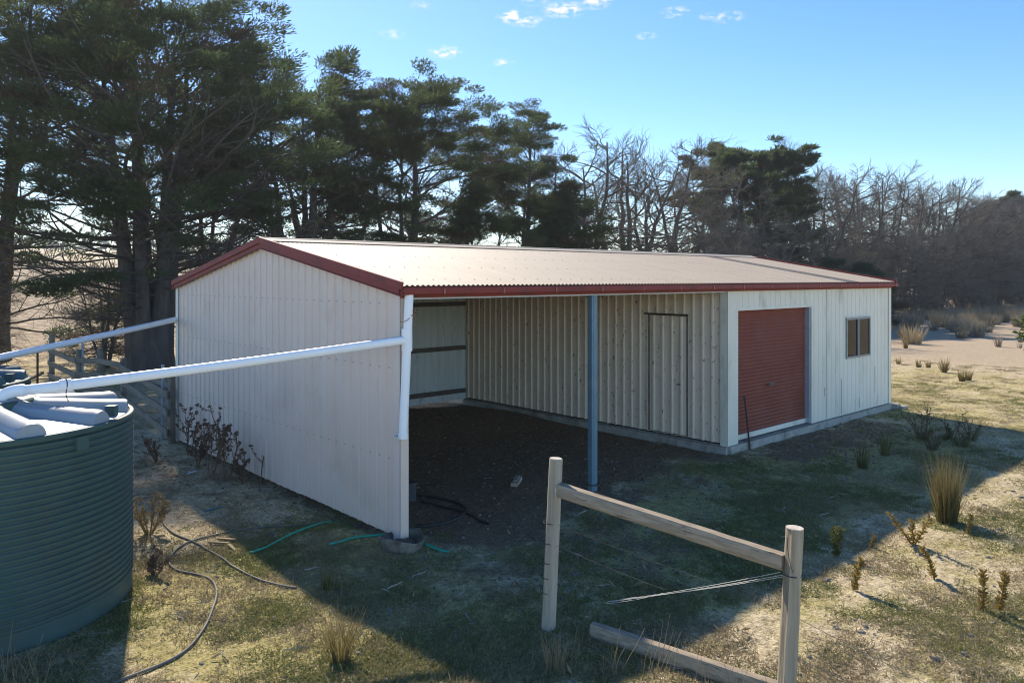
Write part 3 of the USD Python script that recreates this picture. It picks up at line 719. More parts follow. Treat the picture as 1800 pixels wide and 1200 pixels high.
ft = on_ground(687, 985)
prof = [(.0, .01), (.13, .015), (.17, .03), (.20, .10), (.245, .12), (.255, .10), (.215, -.02), (.17, -.14)]
m = lathe(prof, 28); v = np.array(m.vertices); a = np.arctan2(v[:, 1], v[:, 0]); nn = meshkit.fbm(v * 14, 3, 4) - .5
v[:, :2] *= (1 + .28 * nn)[:, None]; v[:, 2] += .09 * nn + .035 * np.sin(2 * a + 1) * (v[:, 2] > .08); v *= [1, 1.05, 1]
pot = thing('concrete_footing', 'broken concrete footing collar round the shed\'s near corner post', 'footing', (-.03, -.07, float(height(-.05, -.12)) + .01))
part('collar', (v, m.faces), mat('stained_concrete', (.22, .20, .165), (.13, .115, .09), 9, .95, bump=.008, dirt=(.07, .055, .04), dscale=7, dlo=.45, dhi=.7), pot, smooth=40)
sm = trimesh.creation.icosphere(2, .17); sm.vertices *= [1, 1, .35]; sm.vertices += .03 * (meshkit.fbm(sm.vertices * 20, 2, 3) - .5)[:, None]; sm.apply_translation([0, 0, .015])
part('soil_fill', sm, SOILM, pot)

rb = on_ground(1318, 792); rt_ = CAM + ray(1308, 696) * 13.9 / FPX
g = on_ground(1318, 790); dd = np.dot(g - CAM, FW); tp = CAM + ray(1308, 697) * dd / FPX
st = thing('star_picket', 'rusty brown steel picket standing in front of the red roller door', 'picket')
ax = tp - g; 
part('shaft', cat(beam(g - ax * .1, tp, .034, .006), beam(g - ax * .1 + [0, -.010, 0], tp + [0, -.010, 0], .006, .018)), RUST, st)
part('notched_tip', beam(tp - ax * .06 + [.004, -.004, 0], tp + ax * .006 + [.004, -.004, 0], .045, .018), RUST, st)

rngs = np.random.default_rng(5)
for px, py, ang, ln_, label in ((908, 850, 35, .34, 'short split of brown wood lying on the dark soil in the open bay'),):
    g = on_ground(px, py); a = math.radians(ang); t = np.array([math.cos(a), math.sin(a), .05])
    single('wood_offcut', cat(beam(g - t * ln_ / 2 + [0, 0, .04], g + t * ln_ / 2 + [0, 0, .045], .10, .06), beam(g - t * ln_ * .3 + [0, 0, .078], g + t * ln_ * .45 + [0, 0, .08], .05, .02)), TIMBER, label, 'wood')
for i, (px, py) in enumerate(((399, 952), (385, 958), (408, 963))):
    g = on_ground(px, py); a = rngs.uniform(0, 3); t = np.array([math.cos(a), math.sin(a), .05])
    single('timber_scrap', beam(g - t * .11 + [0, 0, .02], g + t * .11 + [0, 0, .025], .035, .018), STRAW, ('middle one of three pale timber splinters where the hoses cross', 'pale timber splinter nearest the tank where the hoses cross', 'pale timber splinter nearest the shed where the hoses cross')[i], 'wood scrap')
g = on_ground(337, 832)
single('plastic_scrap', beam(g + [-.07, 0, .02], g + [.08, .03, .03], .06, .012), PAPER, 'white scrap lying on the grey dirt beside the dead thistles', 'scrap')
g = on_ground(375, 897)
single('plastic_scrap', beam(g + [-.10, 0, .015], g + [.12, .03, .02], .04, .012), mat('faded_teal_plastic', (.06, .20, .22), (.05, .15, .17), 5, .6), 'faded teal scrap on the dirt between tank and gable wall', 'scrap')
g = on_ground(1573, 718)
single('stone_block', cat(box(g[0] - .14, g[0] + .06, g[1] - .1, g[1] + .1, g[2] - .05, g[2] + .13), box(g[0] - .05, g[0] + .22, g[1] - .22, g[1] - .101, g[2] - .05, g[2] + .08)), CONC, 'grey concrete lump at the foot of the shed\'s far front corner', 'concrete block')


# ------------------------------------------------------------------ plants: growth tools
def grow(rg, o, d, Ln, k, up=0.0, wig=.1):
    o = np.asarray(o, float); d = np.asarray(d, float); N = len(o); Ln = np.broadcast_to(Ln, N); P_ = np.zeros((N, k, 3)); P_[:, 0] = o
    up = np.broadcast_to(up, N)
    d = d / np.linalg.norm(d, axis=1, keepdims=True)
    for i in range(1, k):
        d = d + np.array([0, 0, 1.0])[None] * (up / (k - 1))[:, None] + rg.standard_normal((N, 3)) * wig / math.sqrt(k - 1)
        d = d / np.linalg.norm(d, axis=1, keepdims=True)
        P_[:, i] = P_[:, i - 1] + d * (Ln / (k - 1))[:, None]
    return P_


def kids(rg, P_, n, t0, t1, ang, flat_=1.0, jit=.25):
    """n side branches on each polyline: returns origin, direction, parent index, t"""
    N, k, _ = P_.shape; idx = np.repeat(np.arange(N), n)
    t = np.tile((np.arange(n) + .5) / n, N) + rg.uniform(-.5, .5, N * n) / n; t = t0 + (t1 - t0) * t
    s = np.clip(t * (k - 1), 0, k - 1.001); i = s.astype(int); f = (s - i)[:, None]
    o = P_[idx, i] * (1 - f) + P_[idx, i + 1] * f; tan = P_[idx, i + 1] - P_[idx, i]; tan /= np.linalg.norm(tan, axis=1, keepdims=True)
    r = rg.standard_normal((len(idx), 3)); r[:, 2] *= flat_
    r -= tan * (r * tan).sum(1, keepdims=True); r /= np.maximum(np.linalg.norm(r, axis=1, keepdims=True), 1e-6)
    a = ang + jit * rg.standard_normal(len(idx)) * .6; a = a[:, None]
    return o, tan * np.cos(a) + r * np.sin(a), idx, t


def taper(r0, k, end=.25):
    r0 = np.asarray(r0, float); return r0[:, None] * (1 - (1 - end) * np.linspace(0, 1, k))[None]


def kites(o, d, Ln, wd, rg, bend=.25):
    """leaf sprays: slender kites of two triangles"""
    N = len(o); d = d / np.linalg.norm(d, axis=1, keepdims=True)
    s = np.cross(d, rg.standard_normal((N, 3))); s /= np.maximum(np.linalg.norm(s, axis=1, keepdims=True), 1e-6); nrm = np.cross(d, s)
    Ln = np.broadcast_to(Ln, N)[:, None]; wd = np.broadcast_to(wd, N)[:, None]
    mid = o + d * Ln * .45 + nrm * Ln * bend * rg.uniform(-.6, .6, (N, 1))
    V = np.stack([o, mid + s * wd / 2, o + d * Ln, mid - s * wd / 2], 1).reshape(-1, 3)
    b = np.arange(N)[:, None] * 4; return V, np.vstack([b + [0, 1, 2], b + [0, 2, 3]])


def blades(o, d, Ln, wd, rg, droop=.4, k=4):
    """grass blades: flat tapering strips"""
    N = len(o); P_ = grow(rg, o, d, Ln, k, -droop, .12)
    s = np.cross(d, rg.standard_normal((N, 3))); s /= np.maximum(np.linalg.norm(s, axis=1, keepdims=True), 1e-6)
    w = np.broadcast_to(wd, N)[:, None] * (1 - np.linspace(0, 1, k) ** 1.5)[None] / 2
    w = np.maximum(w, 2e-4)
    V = np.stack([P_ - s[:, None] * w[..., None], P_ + s[:, None] * w[..., None]], 2).reshape(-1, 3)
    q = []
    for i in range(k - 1): a = 2 * i; q += [[a, a + 1, a + 3], [a, a + 3, a + 2]]
    F = (np.array(q)[None] + (np.arange(N) * 2 * k)[:, None, None]).reshape(-1, 3)
    return V, F


# ------------------------------------------------------------------ trees
def green_tree(seed, H, R, leaders, prof, bare=.25, dens=1.0, trunk=.5, lean=(0, 0), spread=.4, spray=.18, per_pad=52, low=.14, limbs=26, fork=.12):
    rg = np.random.default_rng(seed)
    k = 14
    az = rg.uniform(0, 6.28) + np.arange(leaders) * 2 * math.pi / leaders + rg.uniform(-.4, .4, leaders)
    o = np.stack([np.cos(az) * .22 * trunk / .5 * (leaders > 1), np.sin(az) * .22 * trunk / .5 * (leaders > 1), np.full(leaders, -.2)], 1)
    hs = H * np.r_[1.0, rg.uniform(.78, .98, max(leaders - 1, 0))][:leaders]
    end = np.stack([np.cos(az) * R * spread * rg.uniform(.5, 1, leaders) + lean[0], np.sin(az) * R * spread * rg.uniform(.5, 1, leaders) + lean[1], hs], 1)
    if leaders > 1: end[0, :2] *= .45
    t = np.linspace(0, 1, k)[None, :, None]
    bow = np.sin(t * np.pi) * (end[:, None] - o[:, None]) * [[[.15, .15, 0]]]
    LP = o[:, None] * (1 - t) + end[:, None] * t + bow + np.cumsum(rg.normal(0, .05, (leaders, k, 3)) * [1, 1, 0], 1) * t
    rr = trunk * (.62 if leaders > 1 else 1.0) * rg.uniform(.75, 1.1, leaders); rr[0] = trunk * (.8 if leaders > 1 else 1)
    LR = rr[:, None] * (1 - .93 * np.linspace(0, 1, k) ** .8)[None] + .015
    LR[:, 0] *= 1.5; LR[:, 1] *= 1.12
    parts_ = [tubes(LP, LR, 10)]
    # butt flare
    parts_.append(tubes(np.array([[[0, 0, -.3], [0, 0, .25], [0, 0, 1.0], [lean[0] * .1, lean[1] * .1, H * fork]]]), np.array([[trunk * 1.55, trunk * 1.2, trunk * 1.05, trunk * .7]]), 14))
    # limbs
    lo, ld, li, lt = kids(rg, LP, limbs, low, .97, 1.0, .5, .2)
    hh = lo[:, 2] / H; pr = np.interp(hh, [p[0] for p in prof], [p[1] for p in prof]) * R
    outw = lo - np.array([lean[0], lean[1], 0])[None] * hh[:, None] ; outw[:, 2] = 0; rad0 = np.linalg.norm(outw, axis=1)
    a = np.where(rad0 > .5, np.arctan2(outw[:, 1], outw[:, 0]), 0) + np.where(rad0 > .5, rg.normal(0, .9, len(lo)), rg.uniform(0, 6.28, len(lo)))
    elev = np.radians(np.interp(hh, [0, .35, .7, 1], [-2, 9, 24, 55])) + rg.normal(0, .15, len(lo))
    ld = np.stack([np.cos(a) * np.cos(elev), np.sin(a) * np.cos(elev), np.sin(elev)], 1)
    Ln = np.maximum(pr - rad0 * np.cos(a - np.arctan2(outw[:, 1], outw[:, 0])) * .8, .15 * R) * rg.uniform(.62, 1.12, len(lo))
    BP_ = grow(rg, lo, ld, Ln, 8, np.interp(hh, [0, .5, 1], [.08, .34, .2]), .34)
    parts_.append(tubes(BP_, taper(np.clip(.0115 * Ln + .010, .016, .12), 8, .2), 6))
    # secondary branches
    so_, sd_, si, st_ = kids(rg, BP_, 7, .22, 1.0, .85, .35, .25)
    SL = Ln[si] * (.46 - .24 * st_) * rg.uniform(.6, 1.2, len(si)) + .25
    SP = grow(rg, so_, sd_, SL, 5, .3, .25)
    parts_.append(tubes(SP, taper(np.clip(.008 * SL + .005, .007, .035), 5, .3), 4))
    # alive or dead
    tip = SP[:, -1]; hh2 = tip[:, 2] / H; rel = np.hypot(tip[:, 0] - lean[0] * hh2, tip[:, 1] - lean[1] * hh2) / np.maximum(np.interp(hh2, [p[0] for p in prof], [p[1] for p in prof]) * R, .3)
    limb_alive = (rg.uniform(0, 1, len(lo)) > np.interp(hh, [0, .3, .5, .75], [bare + .2, bare + .1, bare * .55, 0]))[si]
    alive = limb_alive & ((rel > np.interp(hh2, [.3, .75], [.50, 0])) | (hh2 > .80)) & (rg.uniform(0, 1, len(si)) < .96)
    # dead twigs on the rest
    dead = ~alive
    to, td, ti, tt = kids(rg, SP[dead], 4, .1, 1.0, .7, .5, .3)
    TL = SL[dead][ti] * rg.uniform(.25, .6, len(ti)) + .1
    TP = grow(rg, to, td, TL, 3, -.05, .3)
    twigs = tubes(TP, taper(np.full(len(to), .0085), 3, .4), 3)
    # foliage pads along the living branches
    A = SP[alive]; n = 5
    ti_ = rg.uniform(.35, 1.05, (len(A), n)); s = np.clip(ti_ * 4, 0, 3.999); i0 = s.astype(int); f = (s - i0)[..., None]
    C = A[np.arange(len(A))[:, None], i0] * (1 - f) + A[np.arange(len(A))[:, None], i0 + 1] * f; C = C.reshape(-1, 3)
    cl = meshkit.fbm(C * [.42, .42, 1.05] + seed * 7.3, 2, seed); keep = (cl > np.interp(C[:, 2] / H, [.2, .6, .9], [.525, .47, .36])); C = C[keep]
    m_ = max(6, int(per_pad / .85)); C = np.repeat(C, m_, 0).astype(np.float64); N = len(C)
    off = rg.standard_normal((N, 3)); off /= np.linalg.norm(off, axis=1, keepdims=True); off *= rg.uniform(.2, 1, (N, 1)) ** .5
    pos = C + off * [.46, .46, .17] + [0, 0, .06]
    out = pos - np.array([lean[0], lean[1], 0]) * (pos[:, 2:3] / H); out[:, 2] = 0; out /= np.maximum(np.linalg.norm(out, axis=1, keepdims=True), .1)
    dr = out * .55 + off * [.7, .7, .5] + [0, 0, .50] + rg.normal(0, .3, (N, 3))
    br_ = meshkit.fbm(C * [.6, .6, 1.2] + seed * 3.1, 2, seed + 50) > .70
    fol = kites(pos[~br_], dr[~br_], (rg.uniform(.6, 1.25, N) * spray)[~br_], (rg.uniform(.7, 1.3, N) * spray * .24)[~br_], rg)
    brn = kites(pos[br_], dr[br_], spray * .9, spray * .2, rg)
    zmax = fol[0][:, 2].max(); wood_ = cat(parts_)
    for m in (wood_, twigs, fol, brn): m[0][:, 2] = np.where(m[0][:, 2] > 0, m[0][:, 2] * H / zmax, m[0][:, 2])
    return wood_, twigs, fol, brn


def bare_tree(seed, H, leaders=3, spread=.25, limbs=16, trunk=.28, elev=(12, 60), sub=6, tw=6, low=.2, Rl=.28, tr=.012, up=.45):
    rg = np.random.default_rng(seed); k = 12
    az = rg.uniform(0, 6.28) + np.arange(leaders) * 2 * math.pi / leaders + rg.uniform(-.5, .5, leaders)
    hs = H * np.r_[1.0, rg.uniform(.75, .97, leaders - 1)] if leaders > 1 else np.array([H])
    o = np.stack([np.cos(az) * .2, np.sin(az) * .2, np.full(leaders, -.2)], 1) * ([1, 1, 1] if leaders > 1 else [0, 0, 1])
    end = np.stack([np.cos(az) * H * spread * rg.uniform(.4, 1, leaders), np.sin(az) * H * spread * rg.uniform(.4, 1, leaders), hs], 1)
    t = np.linspace(0, 1, k)[None, :, None]
    LP = o[:, None] * (1 - t) + end[:, None] * t + np.cumsum(rg.normal(0, .11, (leaders, k, 3)) * [1, 1, 0], 1) * np.sin(t * np.pi * .8)
    LR = (trunk * rg.uniform(.6, 1, leaders))[:, None] * (1 - .92 * np.linspace(0, 1, k))[None] + .014
    wood = [tubes(LP, LR, 8)]
    lo, ld, li, lt = kids(rg, LP, limbs, low, 1.0, 1.0, .5)
    hh = lo[:, 2] / H; a = rg.uniform(0, 6.28, len(lo)); el = np.radians(np.interp(hh, [.2, 1], elev)) + rg.normal(0, .15, len(lo))
    ld = np.stack([np.cos(a) * np.cos(el), np.sin(a) * np.cos(el), np.sin(el)], 1)
    Ln = H * Rl * np.interp(hh, [0, .4, .8, 1], [.8, 1, .7, .3]) * rg.uniform(.5, 1.2, len(lo))
    BPp = grow(rg, lo, ld, Ln, 7, up, .35)
    wood.append(tubes(BPp, taper(np.clip(.014 * Ln + .014, .018, .10), 7, .22), 5))
    so_, sd_, si, st_ = kids(rg, BPp, sub, .2, 1.0, .65, .6)
    SL = Ln[si] * (.5 - .28 * st_) * rg.uniform(.6, 1.2, len(si)) + .2
    SP = grow(rg, so_, sd_, SL, 4, up * .5, .3)
    wood.append(tubes(SP, taper(np.clip(.008 * SL + .009, .010, .03), 4, .5), 3))
    to, td, ti, tt = kids(rg, SP, tw, .15, 1.0, .6, .6)
    TL = SL[ti] * rg.uniform(.3, .65, len(ti)) + .12
    TP = grow(rg, to, td, TL, 3, up * .3, .3)
    wood_, tw_ = cat(wood), tubes(TP, taper(np.full(len(to), tr), 3, .55), 3); zm = np.percentile(tw_[0][:, 2], 99.7)
    for m in (wood_, tw_): m[0][:, 2] = np.where(m[0][:, 2] > 0, m[0][:, 2] * H / zm, m[0][:, 2])
    return wood_, tw_


def plant_tree(name, label, loc, built, leafm=0, group=None):
    t = thing(name, label, 'tree', (loc[0], loc[1], float(height(loc[0], loc[1]))), 0, group)
    part('trunk', built[0], BARK, t, smooth=60)
    part('dead_twigs', built[1], DARKTWIG, t, kind='stuff')
    part('crown', built[2], GREENS[leafm], t)
    if len(built[3][0]): part('dead_foliage', built[3], BROWNLEAF, t, label='brown dying foliage', kind='stuff')
    return t


BIG = [(0, .5), (.15, .7), (.35, .95), (.6, 1.0), (.8, .85), (.93, .55), (1, .2)]
TOP = [(0, .45), (.2, .6), (.4, .8), (.62, 1.0), (.8, .95), (.93, .65), (1, .25)]
BUSH = [(0, .95), (.2, 1.0), (.5, .9), (.8, .55), (1, .1)]
plant_tree('cypress_tree', 'tall leaning cypress at the photo\'s left edge, beyond the yard fence', (0.0, 27.0), green_tree(11, 15.5, 6.6, 3, BIG, .35, trunk=.40, lean=(.8, -1), limbs=30, spread=.42, per_pad=54, low=.10))
plant_tree('cypress_tree', 'biggest cypress, thick forked trunk standing right behind the yard fence', (3.35, 19.9), green_tree(12, 14.0, 6.2, 5, BIG, .50, trunk=.60, limbs=36, spread=.26, per_pad=52, low=.20, fork=.16))
plant_tree('cypress_tree', 'cypress with two straight trunks rising behind the shed\'s gable peak', (9.8, 21.9), green_tree(13, 13.0, 5.4, 4, BIG, .42, trunk=.42, limbs=26, spread=.34, per_pad=54, low=.10), 0)
plant_tree('cypress_tree', 'cypress with a rounded dense top and open bare middle behind the left of the roof', (14.9, 21.6), green_tree(14, 12.9, 5.0, 4, TOP, .62, trunk=.38, limbs=26, spread=.40, per_pad=58, low=.16), 1)
plant_tree('cypress_tree', 'narrow flat topped cypress between the rounded cypress and the bare trees', (22.6, 22.0), green_tree(15, 12.7, 4.0, 2, TOP, .35, trunk=.34, limbs=34, spread=.25, per_pad=58, low=.14), 1)
plant_tree('cypress_bush', 'low bushy dark green cypress above the middle of the roof, left one', (17.3, 19.5), green_tree(16, 7.4, 3.3, 3, BUSH, .02, trunk=.2, limbs=22, spread=.45, per_pad=30, low=.04), 1)
plant_tree('cypress_bush', 'low bushy green cypress above the middle of the roof, right one', (23.6, 19.4), green_tree(17, 8.4, 3.2, 3, BUSH, .02, trunk=.2, limbs=22, spread=.45, per_pad=30, low=.04), 1)
plant_tree('cypress_tree', 'lone green crowned cypress rising among the bare grey trees', (44.9, 22.0), green_tree(18, 13.2, 5.6, 3, TOP, .5, trunk=.36, limbs=34, spread=.42, spray=.36, per_pad=54, low=.12), 1)
plant_tree('cypress_tree', 'far green cypress cut by the photo\'s right edge', (111.0, 23.0), green_tree(19, 14.6, 5.5, 3, BIG, .05, trunk=.35, limbs=22, spread=.4, spray=.75, per_pad=34, low=.05), 1)
plant_tree('cypress_shrub', 'small dark shrub showing just over the far end of the roof', (CAM[0] + ray(1448, 0)[0] / ray(1448, 0)[1] * (14.5 - CAM[1]), 14.5), green_tree(20, 4.5, 3.1, 3, BUSH, .0, trunk=.14, limbs=20, spread=.5, spray=.32, per_pad=34, low=.04), 2)
plant_tree('cypress_shrub', 'second small dark shrub just past the far end of the roof', (CAM[0] + ray(1512, 0)[0] / ray(1512, 0)[1] * (14.5 - CAM[1]), 14.5), green_tree(21, 4.3, 2.6, 3, BUSH, .0, trunk=.14, limbs=18, spread=.5, spray=.32, per_pad=34, low=.04), 2)

# bare trees of the windbreak
protos = []
for i, kw in enumerate((dict(H=11.5, leaders=3, spread=.20, limbs=20, Rl=.36, elev=(-4, 36), up=.34, sub=7), dict(H=11.5, leaders=4, spread=.30, limbs=16, Rl=.34, elev=(0, 34), up=.34, sub=7), dict(H=11.5, leaders=4, spread=.36, limbs=15, Rl=.36, elev=(-8, 34), up=.3, sub=7), dict(H=11.5, leaders=3, spread=.32, limbs=20, Rl=.40, elev=(-4, 32), up=.34, sub=7))):
    protos.append(bare_tree(40 + i, **kw))
skirts = [bare_tree(60 + i, 9.0, leaders=4, spread=.3, limbs=30, elev=(-6, 30), sub=8, tw=7, low=.13, Rl=.42, up=.06, tr=.012, trunk=.18) for i in range(2)]
bare_src, skirt_src = [], []


def bare(i, x, y, H, rz, label, group=None):
    s = H / 11.5; loc = (x, y, float(height(x, y)))
    if len(bare_src) <= i or bare_src[i] is None:
        while len(bare_src) <= i: bare_src.append(None)
        t = thing('bare_tree', label, 'tree', loc, rz, group, s); part('trunk', protos[i][0], DEADBARK, t, smooth=60); part('crown', protos[i][1], TWIG, t); bare_src[i] = t
        return t
    return dup(bare_src[i], 'bare_tree', label, 'tree', loc, rz, group, s)


def skirt(i, x, y, H, rz, label, group=None):
    s = H / 9.0; loc = (x, y, float(height(x, y)))
    if len(skirt_src) <= i:
        t = thing('dead_cypress', label, 'tree', loc, rz, group, s); part('trunk', skirts[i][0], DEADBARK, t, smooth=60); part('crown', skirts[i][1], TWIG, t); skirt_src.append(t)
        return t
    return dup(skirt_src[i], 'dead_cypress', label, 'tree', loc, rz, group, s)


bare(0, 27.0, 21.8, 11.6, 0, 'leftmost tall bare grey tree, right beside the narrow green cypress')
bare(1, 30.2, 21.8, 11.9, 40, 'bare grey tree with curving twin limbs, second from the green cypress')
bare(3, 33.0, 22.4, 11.5, 80, 'third bare tree along the gap of open sky above the roof')
bare(2, 36.0, 21.5, 11.0, 130, 'lower bare tree at the right side of the sky gap above the roof')
bare(0, 40.0, 21.5, 10.9, 200, 'bare tree touching the left side of the lone green cypress')
bare(1, 48.8, 22.5, 13.2, 250, 'tall bare tree reaching past the right side of the lone green cypress')
rg = np.random.default_rng(77)
ORD = 'first second third fourth fifth sixth seventh eighth ninth tenth eleventh twelfth'.split()
G1 = 'bare grey trees in the far right of the windbreak'
for i, x in enumerate((53.5, 57, 60.5, 64, 67.5, 71, 74.5, 78, 81.5, 85, 88.5)):
    bare((i * 3 + 2) % 4, x + rg.uniform(-.8, .8), 21.8 + rg.uniform(-1.2, 1.2), (12.0, 11.4, 12.9, 13.0, 12.8, 13.2, 12.8, 12.7, 13.0, 12.2, 11.8)[i], rg.uniform(0, 360), f'bare grey tree in the even row, {ORD[i]} to the right of the lone green cypress', G1)
for i, x in enumerate((6.2, 12.2, 18.6)):
    bare((i + 1) % 4, x, 23.5 + i * .5, (9.5, 10.5, 10.6)[i], 70 * i, ('bare tree filling the gap between the biggest cypress and the twin trunked one', 'bare tree between the twin trunked cypress and the rounded cypress', 'bare tree between the rounded cypress and the narrow one')[i])
G2 = 'dead twiggy cypresses along the foot of the windbreak'
for i, (x, y, H) in enumerate(((29, 18.5, 4.6), (34, 18.2, 5.6), (38.5, 18.6, 6.6), (42, 18.6, 7.2), (47.5, 18.4, 6.6), (53, 18.3, 5.9), (58, 17.6, 6.2), (63, 17.6, 6.7), (68.5, 17.5, 7.2), (74, 17.5, 7.8), (80, 17.6, 8.6), (86, 18, 9.6))):
    skirt(i % 2, x, y, H, rg.uniform(0, 360), f'low dead cypress of grey brown twigs at the windbreak\'s foot, {ORD[i]} from the left', G2)
for i, (x, y, H) in enumerate(((91, 19.5, 11.2), (95.5, 20.5, 12.6), (101, 20.5, 13.2), (98, 17.8, 10.0), (107, 18, 10.5), (93, 17.2, 8.0))):
    skirt(i % 2, x, y, H, rg.uniform(0, 360), f'tall dense dead cypress massed at the right edge, {("leftmost of the back ones", "middle one at the back", "rightmost at the back", "middle one in front", "rightmost in front", "leftmost in front")[i]}', 'tall dense dead cypresses at the right edge')
skirt(0, -1.6, 24.0, 4.2, 30, 'low dead brush under the leaning cypress at the left edge')
skirt(1, 2.4, 21.6, 3.6, 120, 'low dead brush left of the thickest trunk')
skirt(0, 7.2, 20.8, 4.2, 220, 'low dead brush just behind the shed\'s gable peak')

# far tree line on the rise beyond
rg = np.random.default_rng(31); N = 2600
ax_ = rg.uniform(-140, 220, N); ay_ = 330 + rg.normal(0, 6, N) + .12 * ax_
hz = height(ax_, ay_); hh = np.abs(meshkit.fbm(np.stack([ax_ * .05, ay_ * 0, ay_ * 0], -1), 3, 8)) * 8 + 1
o = np.stack([ax_, ay_, hz + rg.uniform(0, 1, N) ** 1.4 * hh], 1)
tl = kites(o, rg.normal(0, 1, (N, 3)) + [0, 0, .6], rg.uniform(1.5, 4.0, N), rg.uniform(1.2, 2.5, N), rg)
tag(part('far_woodland', tl, GREENS[2]), 'thin dark line of distant trees on the horizon at the left', 'woodland', None, 'stuff')


# ------------------------------------------------------------------ rushes, thistles, shrubs
def tussock(seed, n, h, r, w=.012, lean=.32, droop=.25):
    rg = np.random.default_rng(seed); a = rg.uniform(0, 6.28, n); rr = r * np.sqrt(rg.uniform(0, 1, n)) * .55
    o = np.stack([np.cos(a) * rr, np.sin(a) * rr, np.full(n, -.02)], 1); d = np.stack([np.cos(a) * lean * rg.uniform(0, 1.3, n), np.sin(a) * lean * rg.uniform(0, 1.3, n), np.ones(n)], 1)
    return blades(o, d, h * rg.uniform(.5, 1.0, n), w, rg, droop, 5)


def place(name, mesh, m, px, py, label, cat_='rush', group=None, rz=0.0, pname='blades', scale=1.0):
    g = on_ground(px, py); t = thing(name, label, cat_, g, rz, group, scale); part(pname, mesh, m, t); return t


t = place('rush_tussock', tussock(1, 420, .98, .20, .008, .14, .10), RUSHM, 1664, 918, 'large golden rush tussock standing in the paddock at the right')
part('green_blades', tussock(2, 260, .55, .2, .009, .22), RUSHGREEN, t)
for i, (px, py, n, h, m_, lab) in enumerate(((1517, 822, 70, .62, RUSHGREEN, 'thin green rush clump in the shed\'s shade, nearest the roller door'), (1556, 800, 60, .58, RUSHGREEN, 'thin green rush clump in the shed\'s shade, under the window'),
                                             (598, 1160, 110, .50, RUSHM, 'tall thin straw coloured rush clump at the bottom left of centre'), (577, 1035, 50, .26, RUSHGREEN, 'short green clump just behind the thin straw rush'),
                                             (1660, 655, 90, .62, RUSHM, 'upright golden rush clump beyond the shed\'s far corner, larger'), (1691, 670, 80, .45, RUSHM, 'pair of low golden clumps beyond the upright one, left'), (1703, 668, 60, .40, RUSHM, 'pair of low golden clumps beyond the upright one, right'),
                                             (1615, 645, 50, .34, RUSHM, 'small straw clump close to the shed\'s far corner'), (1632, 645, 30, .34, RUSHM, 'sparse dark straw clump second from the shed\'s far corner'), (1592, 612, 50, .6, RUSHM, 'straw clump tight against the shed\'s far corner edge'),
                                             (1755, 610, 70, .75, RUSHGREY, 'lone grey rush clump out on the pale dry field'), (1580, 640, 30, .4, RUSHM, 'tiny straw clump beside the shed\'s far wall'), (1792, 612, 30, .4, RUSHGREY, 'small grey clump near the right edge on the pale field'),
                                             (975, 1175, 60, .34, STRAW, 'dry straw tuft at the foot of the left fence post'))):
    g = on_ground(px, py)
    t = thing('rush_clump', lab, 'rush', g); part('blades', tussock(100 + i, n, h, .13 if h < .7 else .2, .010 if py > 700 else .02, .22 if n < 75 else .3), m_, t)

# grey rush field at the far right: a few originals, then copies
rg = np.random.default_rng(19)
src = []
for i in range(4):
    src.append(tussock(200 + i, 170, 1.0, .60, .026, .42, .3))
first = [None] * 4; cnt = 0
G3 = 'grey rush clumps crowding the field beyond the shed'
seen = []
for _ in range(4000):
    px, py = rg.uniform(1545, 1860), 534 + 72 * rg.uniform() ** .75
    edge = 606 - (px - 1570) * .13 + 9 * math.sin(px * .06) + 6 * math.sin(px * .023)
    if py > edge or (py > edge - 26 and rg.uniform() < .55): continue
    g = at(px, py); x, y = float(g[0]), float(g[1])
    if y > 17.0 or meshkit.fbm(np.array([x * .22, y * .22, 0]), 2, 61) < .40: continue
    dpt_ = float(np.dot(g - CAM, FW)); gap = .85 + .012 * dpt_
    if any((x - u) ** 2 + (y - v) ** 2 < gap * gap for u, v in seen): continue
    seen.append((x, y))
    sc = rg.uniform(.6, 1.3) * (1.0 if py > 556 else .9); i = int(rg.integers(4)); loc = (x, y, float(height(x, y)))
    if first[i] is None:
        t = thing('grey_rush', 'grey brown rush clump crowding the field beyond the shed\'s far end', 'rush', loc, rg.uniform(0, 360), G3, sc); part('blades', src[i], (RUSHGREY, RUSHSTRAW, RUSHGREY, RUSHDARK)[i], t); first[i] = t
    else: dup(first[i], 'grey_rush', 'grey brown rush clump crowding the field beyond the shed\'s far end', 'rush', loc, rg.uniform(0, 360), G3, sc)
    cnt += 1
    if cnt >= 230: break


